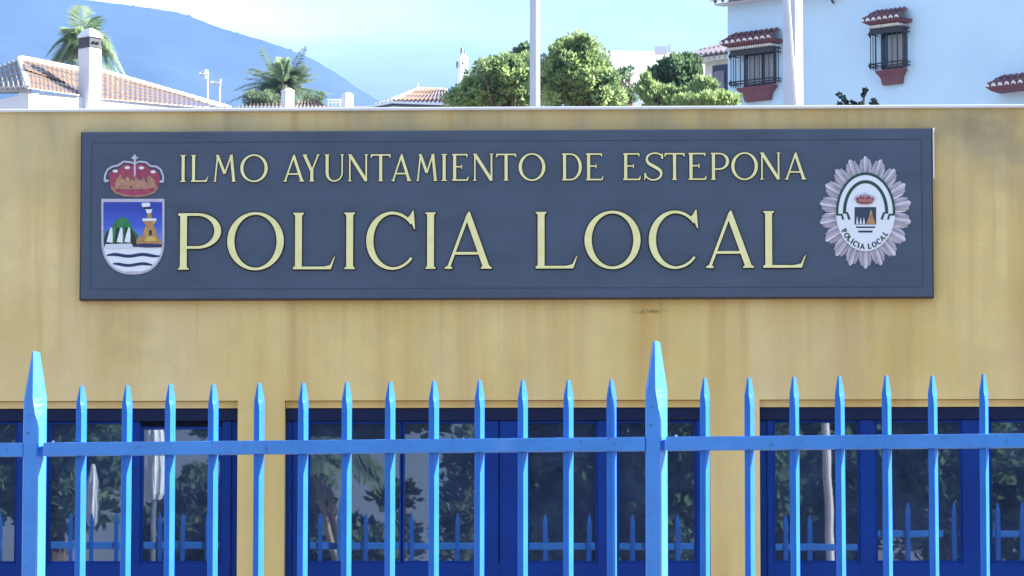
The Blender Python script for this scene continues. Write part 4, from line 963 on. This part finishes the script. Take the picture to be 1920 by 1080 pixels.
def barred_window(s0, s1, zt_, zb_, label):
    """s along wall, zt top of grille, zb bottom of grille"""
    dpt = .20; cx_ = (s0+s1)/2; W_ = s1-s0; H_ = zt_-zb_
    wn = MB(); wn.box((s0+W_*.14, -.012, zb_), (s1-W_*.10, .02, zt_), 0, HM)
    wo = wn.build('window', M['darkglass'], bh, label=label)
    c_ = MB()
    cur = [(.26, .58), (.66, .86)] if W_ > .75 else [(.36, .80)]
    for a, b in cur:
        n_ = 7
        for k in range(n_):
            u0 = s0+W_*(a+(b-a)*k/n_); u1 = s0+W_*(a+(b-a)*(k+.72)/n_); c_.box((u0, -.030, zb_+H_*.05), (u1, -.014, zt_-H_*.17), 0, HM)
    c_.build('curtain', M['curtain'], wo)
    gr = MB(); n_ = max(6, int(W_/.105)); b_ = .009
    for k in range(n_+1):
        u = s0+W_*k/n_; gr.tube([HL(u, dpt, zb_-.02), HL(u, dpt, zt_)], b_, 5)
    for o_ in (.07, .135):
        for u in (s0, s1): gr.tube([HL(u, o_, zb_-.02), HL(u, o_, zt_)], b_, 5)
    for z in (zb_+.03, zb_+H_*.12, zt_-.10, zt_-.03):
        gr.tube([HL(s0, dpt, z), HL(s1, dpt, z)], .012, 5)
        for u in (s0, s1): gr.tube([HL(u, 0, z), HL(u, dpt, z)], .012, 5)
    for u in (s0-.02, s1+.02):
        for z in (zb_+.06, zt_-.10): gr.tube([HL(u, dpt*.9, z-.05), HL(u, dpt*1.02, z), HL(u, dpt*.9, z+.05)], [.015, .032, .015], 6)
    gr.box((s0-.01, -dpt-.014, zt_-.10), (s1+.01, -dpt+.002, zt_-.015), 0, HM)
    gr.build('grille', M['iron'], wo)
    # maroon corbelled sill
    sl = MB(); y0, y1 = zb_-.03, zb_-.275; a, b = s0+W_*.08, s1-W_*.07
    prof = [(y0, 0, .16), (y0-.04, .02, .15), (y0-.09, .10, .12), (y0-.14, .15, .10), (y1, .18, .08)]
    rings = [[HL(a+i_*W_*.75, 0, z), HL(b-i_*W_*.75, 0, z), HL(b-i_*W_*.75, o_, z), HL(a+i_*W_*.75, o_, z)] for z, i_, o_ in prof][::-1]
    sl.loft(rings); sl.build('sill', M['maroon'], wo)
    rf = MB(); z = zt_+.11; e0, e1 = s0-W_*.16, s1+W_*.10; nt_ = max(6, int((e1-e0)/.12))
    tiles(rf, HL(e0, .34, z), HL(e1, .34, z), HL(e1-.10, 0, z+.20), HL(e0+.10, 0, z+.20), nt_, 2, 0, .032, 1)
    rf.hexa([HL(e0+.02, .0, z-.055), HL(e0+.10, .25, z-.055), HL(e1-.10, .25, z-.055), HL(e1-.02, 0, z-.055), HL(e0, 0, z), HL(e0, .34, z), HL(e1, .34, z), HL(e1, 0, z)], 2)
    nd = int((e1-e0)/.06)
    for k in range(nd): u = e0+.10+(e1-e0-.2)*k/nd; rf.box((u, -.27, z-.115), (u+.03, -.0, z-.072), 1, HM)
    rf.build('awning', [M['tile_dark'], M['tile_white'], M['maroon']], wo)
barred_window(hs(1384), hs(1464), HPt(1425, 92).z, HPt(1425, 160).z, 'wide barred window under tiled awning')
barred_window(hs(1646), hs(1706), HPt(1680, 52).z, HPt(1680, 128).z, 'narrow barred window under tiled awning')
mb = MB(); z = HPt(1900, 165).z; s0 = hs(1873, 165); tiles(mb, HL(s0, .4, z), HL(s0+1.6, .4, z), HL(s0+1.5, 0, z+.2), HL(s0+.1, 0, z+.2), 12, 2, 0, .035, 1)
mb.hexa([HL(s0+.02, 0, z-.07), HL(s0+.08, .32, z-.07), HL(s0+1.5, .32, z-.07), HL(s0+1.58, 0, z-.07), HL(s0, 0, z), HL(s0, .40, z), HL(s0+1.6, .40, z), HL(s0+1.6, 0, z)], 2)
mb.build('awning', [M['tile_dark'], M['tile_white'], M['maroon']], bh)
mb = MB(); p = HPt(1560, 2, .05); mb.tube([p+Vector((0,0,.25)), p, p+Vector((.03, 0, -.04))], .018, 6); mb.build('hook', M['iron'], bh)

# lower wing to its left
wg = empty('house_wing', (PD(1335, 600, 75).x, PD(1335, 600, 75).y, terrain_z(0, 56)), 'low cream wing with grey tiled eave and dark window left of the tall white house', 'house')
wd_ = Vector((HU.x, HU.y, 0)); W0 = PD(1322, 200, 76)
def WPt(px, py, o=0): return PN(px, py, W0+HN*o, HN)
WM = Matrix.Translation(Vector((W0.x, W0.y, 0))) @ Matrix(((HU.x, -HN.x, 0, 0), (HU.y, -HN.y, 0, 0), (0, 0, 1, 0), (0, 0, 0, 1)))
mb = MB(); zt_ = WPt(1340, 113).z; mb.box((0, 0, wg.location.z), (1.6, 2.5, zt_), 0, WM); mb.build('wall', mat('cream_render', (.70,.70,.66), .9), wg)
def WL(s, o, z): return WM @ Vector((s, -o, z))
mb = MB(); zz = WPt(1330, 108).z; tiles(mb, WL(-.38, .3, zz), WL(1.6, .3, zz), WL(1.6, -.75, zz+.62), WL(.25, -.75, zz+.42), 16, 3, 0, .035)
mb.box((-.22, -.24, zz-.10), (1.6, .05, zz-.02), 1, WM)
mb.build('roof', [mat('grey_mauve_tile', (.24,.21,.25), .9), mat('cream_render', (.7,.7,.66))], wg)
mb = MB(); s_ = (WPt(1337, 150)-W0).dot(HU); za, zb = WPt(1350, 122).z, WPt(1350, 185).z; mb.box((s_, -.02, zb), (s_+.9, .05, za), 0, WM); wn_ = mb.build('window', M['darkglass'], wg)
mb = MB(); mb.box((s_+.05, -.045, zb+.05), (s_+.30, -.022, za-.12), 0, WM); mb.build('shutter', mat('mauve_shutter', (.20,.18,.26), .7), wn_)
mb = MB(); tiles(mb, WL(s_-.22, .22, za+.08), WL(s_+1.1, .22, za+.08), WL(s_+1.1, 0, za+.22), WL(s_-.2, 0, za+.22), 10, 1, 0, .03); mb.build('awning', mat('cream_tile', (.5,.42,.36), .9), wn_)

# poles
def pole(px0, px1, D, pyt, label, name, seg=8, taper=1.0, m=None):
    c = PD((px0+px1)/2, 300, D); r_ = (px1-px0)/2*D/FPX; gz_ = terrain_z(c.x, c.y); zt_ = PD(960, pyt, D).z
    t = empty(name, (c.x, c.y, gz_), label, 'pole'); mm = MB(); n = seg; a0_ = R(12)
    mm.loft([[(c.x+r_*k*math.cos(a0_+2*math.pi*j/n), c.y+r_*k*math.sin(a0_+2*math.pi*j/n), z) for j in range(n)] for z, k in ((gz_, 1.15), (gz_+3, 1.03), (zt_-1, taper), (zt_, taper*.95))])
    mm.build('shaft', m or M['pole'], t, smooth=seg > 12)
    mm = MB(); mm.loft([[(c.x+r_*k*math.cos(2*math.pi*j/12), c.y+r_*k*math.sin(2*math.pi*j/12), z) for j in range(12)] for z, k in ((zt_, .9), (zt_+.05, 1.4), (zt_+.12, 1.4), (zt_+.18, .4))], 0); mm.build('finial', M['metal'], t, smooth=True)
    mm = MB(); mm.box((c.x-r_*3, c.y-r_*3, gz_), (c.x+r_*3, c.y+r_*3, gz_+.03)); mm.build('base_plate', M['metal'], t)
    return t
pole(993.5, 1012.5, 32, -500, 'thin white pole standing between the two bright green trees', 'flagpole', 20)
pole(1469, 1507, 34, -700, 'thick white pole in front of the tall white house', 'lamp_column', 8)
mb = MB(); a, b = PD(1479, 10, 33.7), PD(1494, 215, 33.7); d = b-a
mb.tube([a-d*.6, b+d*1.0], .012, 6); tag(mb.build('guy_cable', M['white_paint']), 'thin white slanted cable running down across the thick white pole', 'cable')

# plants poking over the parapet at the right
def sprig(px, lst, D, label, seed):
    b = PD(px, 230, D); t = empty('climbing_plant', (b.x, b.y, terrain_z(b.x, b.y)), label, 'plant', 'dark plants over the parapet'); cl = []
    m = MB(); m.tube([(b.x, b.y, t.location.z), (b.x, b.y, PD(px, 205, D).z)], [.05, .02], 6)
    for x_, y_, r_ in lst:
        c = PD(x_, y_, D); cl.append((c, r_*.55*D/FPX)); m.tube([(b.x, b.y, PD(px, 207, D).z), c], [.015, .006], 5)
    crown_mesh('leaves', cl, .030, 45, M['shrub'], t, seed); m.build('stem', M['trunk'], t)
sprig(1592, [(1574, 178, 5), (1580, 184, 5), (1585, 190, 4), (1574, 196, 4), (1588, 195, 5), (1600, 193, 5), (1604, 196, 5)], 40, 'dark leafy plant leaning left over the parapet', 31)
sprig(1618, [(1622, 170, 3), (1619, 179, 4), (1614, 195, 4)], 40, 'dark thin sprig with a raised tip over the parapet', 32)
sprig(1640, [(1639, 189, 3), (1636, 196, 4), (1642, 196, 4)], 40, 'small dark pointed sprig over the parapet, rightmost', 33)

# ================================================================== WHAT THE WINDOWS REFLECT (stands behind the viewer)
def back(px, py, d):                          # point behind the camera whose mirror image shows at this pixel
    p = P(px, py, d); return Vector((p.x, -p.y, p.z))
def back_tree(px, d, shapes, n, rr, leaf, per, m, label, seed):
    rn = random.Random(seed); b = back(px, 900, d); t = empty('street_tree', (b.x, b.y, 0), label, 'tree', 'trees across the street'); cl = []
    tot = sum(s[2]*s[3] for s in shapes); D = d+19
    for (qx, qy, rx, ry) in shapes:
        c = back(qx, qy, d); sx, sz = rx*D/FPX, ry*D/FPX
        for _ in range(max(3, int(n*rx*ry/tot))):
            q_ = Vector((rn.gauss(0,1), rn.gauss(0,1), rn.gauss(0,1))).normalized()*rn.random()**.4; cl.append((c+Vector((q_.x*sx, q_.y*min(sx, 1.2), q_.z*sz)), rr*rn.uniform(.6, 1.2)))
    crown_mesh('crown', cl, leaf, per, m, t, seed)
    tr = MB(); top_ = back(shapes[0][0], shapes[0][1], d); tr.tube([(b.x, b.y, 0), (b.x+.15, b.y, top_.z*.6), top_], [.25, .18, .08], 8); tr.build('trunk', M['trunk'], t, smooth=True)
DK = M['pine_dark']
back_tree(80, 26, [(80, 860, 170, 130), (60, 640, 260, 160), (-150, 800, 160, 220)], 360, .30, .15, 90, DK, 'dark tree across the street, mirrored at the far left window', 41)
back_tree(365, 34, [(365, 940, 45, 60), (320, 1010, 60, 60), (420, 1010, 40, 60)], 140, .2, .11, 110, M['palm'], 'rounded green bush across the street, mirrored in the left window', 42)
back_tree(560, 36, [(520, 720, 160, 170), (640, 740, 150, 90), (590, 1010, 30, 70), (800, 690, 200, 100), (560, 900, 22, 60)], 360, .30, .20, 80, DK, 'wide dark tree across the street, mirrored in the middle window', 43)
back_tree(760, 40, [(700, 1020, 90, 50), (860, 980, 50, 80), (740, 930, 40, 25), (880, 850, 40, 60)], 110, .2, .12, 50, M['palm'], 'thin leaved tree across the street, mirrored in the middle pane', 44)
back_tree(1080, 32, [(1050, 880, 110, 200), (1250, 930, 140, 200), (1100, 700, 240, 120), (1350, 800, 140, 220)], 420, .30, .15, 90, DK, 'dense dark tree across the street, mirrored right of the middle stile', 45)
back_tree(1600, 34, [(1560, 900, 170, 230), (1800, 900, 180, 230), (2000, 900, 150, 250), (1700, 650, 300, 150)], 640, .34, .16, 90, DK, 'broad dark tree across the street, mirrored in the right window', 46)
for (px0, px1, pt, pb, lab) in ((157, 181, 868, 985, 'closed white parasol across the street, mirrored left of the window stile'), (263, 306, 760, 935, 'larger closed white parasol across the street, mirrored in the left window sash')):
    d = 22.0; a = back((px0+px1)/2, pt, d); b = back((px0+px1)/2, pb, d); r_ = (px1-px0)/2*(d+19)/FPX
    t = empty('closed_parasol', (b.x, b.y, 0), lab, 'parasol', 'closed parasols across the street'); m = MB(); n = 36
    m.loft([[(b.x+r_*k*(1+.14*math.sin(j*1.57+h_*3))*math.cos(2*math.pi*j/n), b.y+r_*k*(1+.14*math.sin(j*1.57+h_*3))*math.sin(2*math.pi*j/n), b.z+(a.z-b.z)*h_) for j in range(n)] for h_, k in ((0, .55), (.06, .8), (.3, 1), (.7, .8), (1, .25))]); m.build('canopy', M['canvas'], t)
    m = MB(); m.tube([(b.x, b.y, 0), (b.x, b.y, b.z+.1)], .025, 8); m.build('pole', M['metal'], t)
    m = MB(); m.loft([[(b.x+.3*k*math.cos(j*math.pi/8), b.y+.3*k*math.sin(j*math.pi/8), z) for j in range(16)] for z, k in ((0, 1), (.08, 1), (.1, .3))]); m.build('base', M['white_paint'], t)
for k, (x0_, x1_, lab) in enumerate(((577, 632, 'pale leaning palm trunk across the street, left one of the pair'), (592, 650, 'pale leaning palm trunk across the street, right one of the pair'))):
    d = 24.0; a = back(x0_, 840, d); b = back(x1_, 1060, d); b2 = b+(b-a)*.8; b2.z = 0
    t = empty('palm_tree', (b2.x, b2.y, 0), lab, 'palm tree', 'leaning palms across the street'); m = MB(); m.tube([b2, b, a], [.07, .05, .03], 8); m.build('trunk', mat('pale_palm_bark', (.5,.4,.28), .9), t, smooth=True)
    mv, mf = [], []; rn = random.Random(60+k)
    for j in range(14): frond(mv, mf, a, (math.cos(j*1.1), math.sin(j*1.1), rn.uniform(.1, .9)), .9, .7, 22, .03, rn, .4)
    me = bpy.data.meshes.new('crown'); me.from_pydata([tuple(v_-Vector((b2.x, b2.y, 0))) for v_ in mv], [], mf); me.materials.append(M['palm']); o = bpy.data.objects.new('crown', me); COL.objects.link(o); o.parent = t
a, b = back(1549, 785, 20), back(1560, 1060, 20); m = MB(); b2 = b+(b-a)*1.1; b2.z = 0
m.tube([b2, a, a+(a-b)*.05], [.045, .04, .03], 10); tag(m.build('street_post', mat('pinkish_white_post', (.72,.62,.60), .6)), 'leaning pale post across the street, mirrored in the right window', 'post')
# white garden wall across the street
gw = empty('garden_wall', (-10, -62, 0), 'long low white garden wall across the street behind the trees', 'wall')
mb = MB(); mb.box((-45, -62.3, 0), (25, -62, 1.8)); mb.build('wall_body', M['white'], gw)
mb = MB(); mb.box((-45.05, -62.36, 1.8), (25.05, -61.94, 1.88)); mb.build('coping', M['tile'], gw)
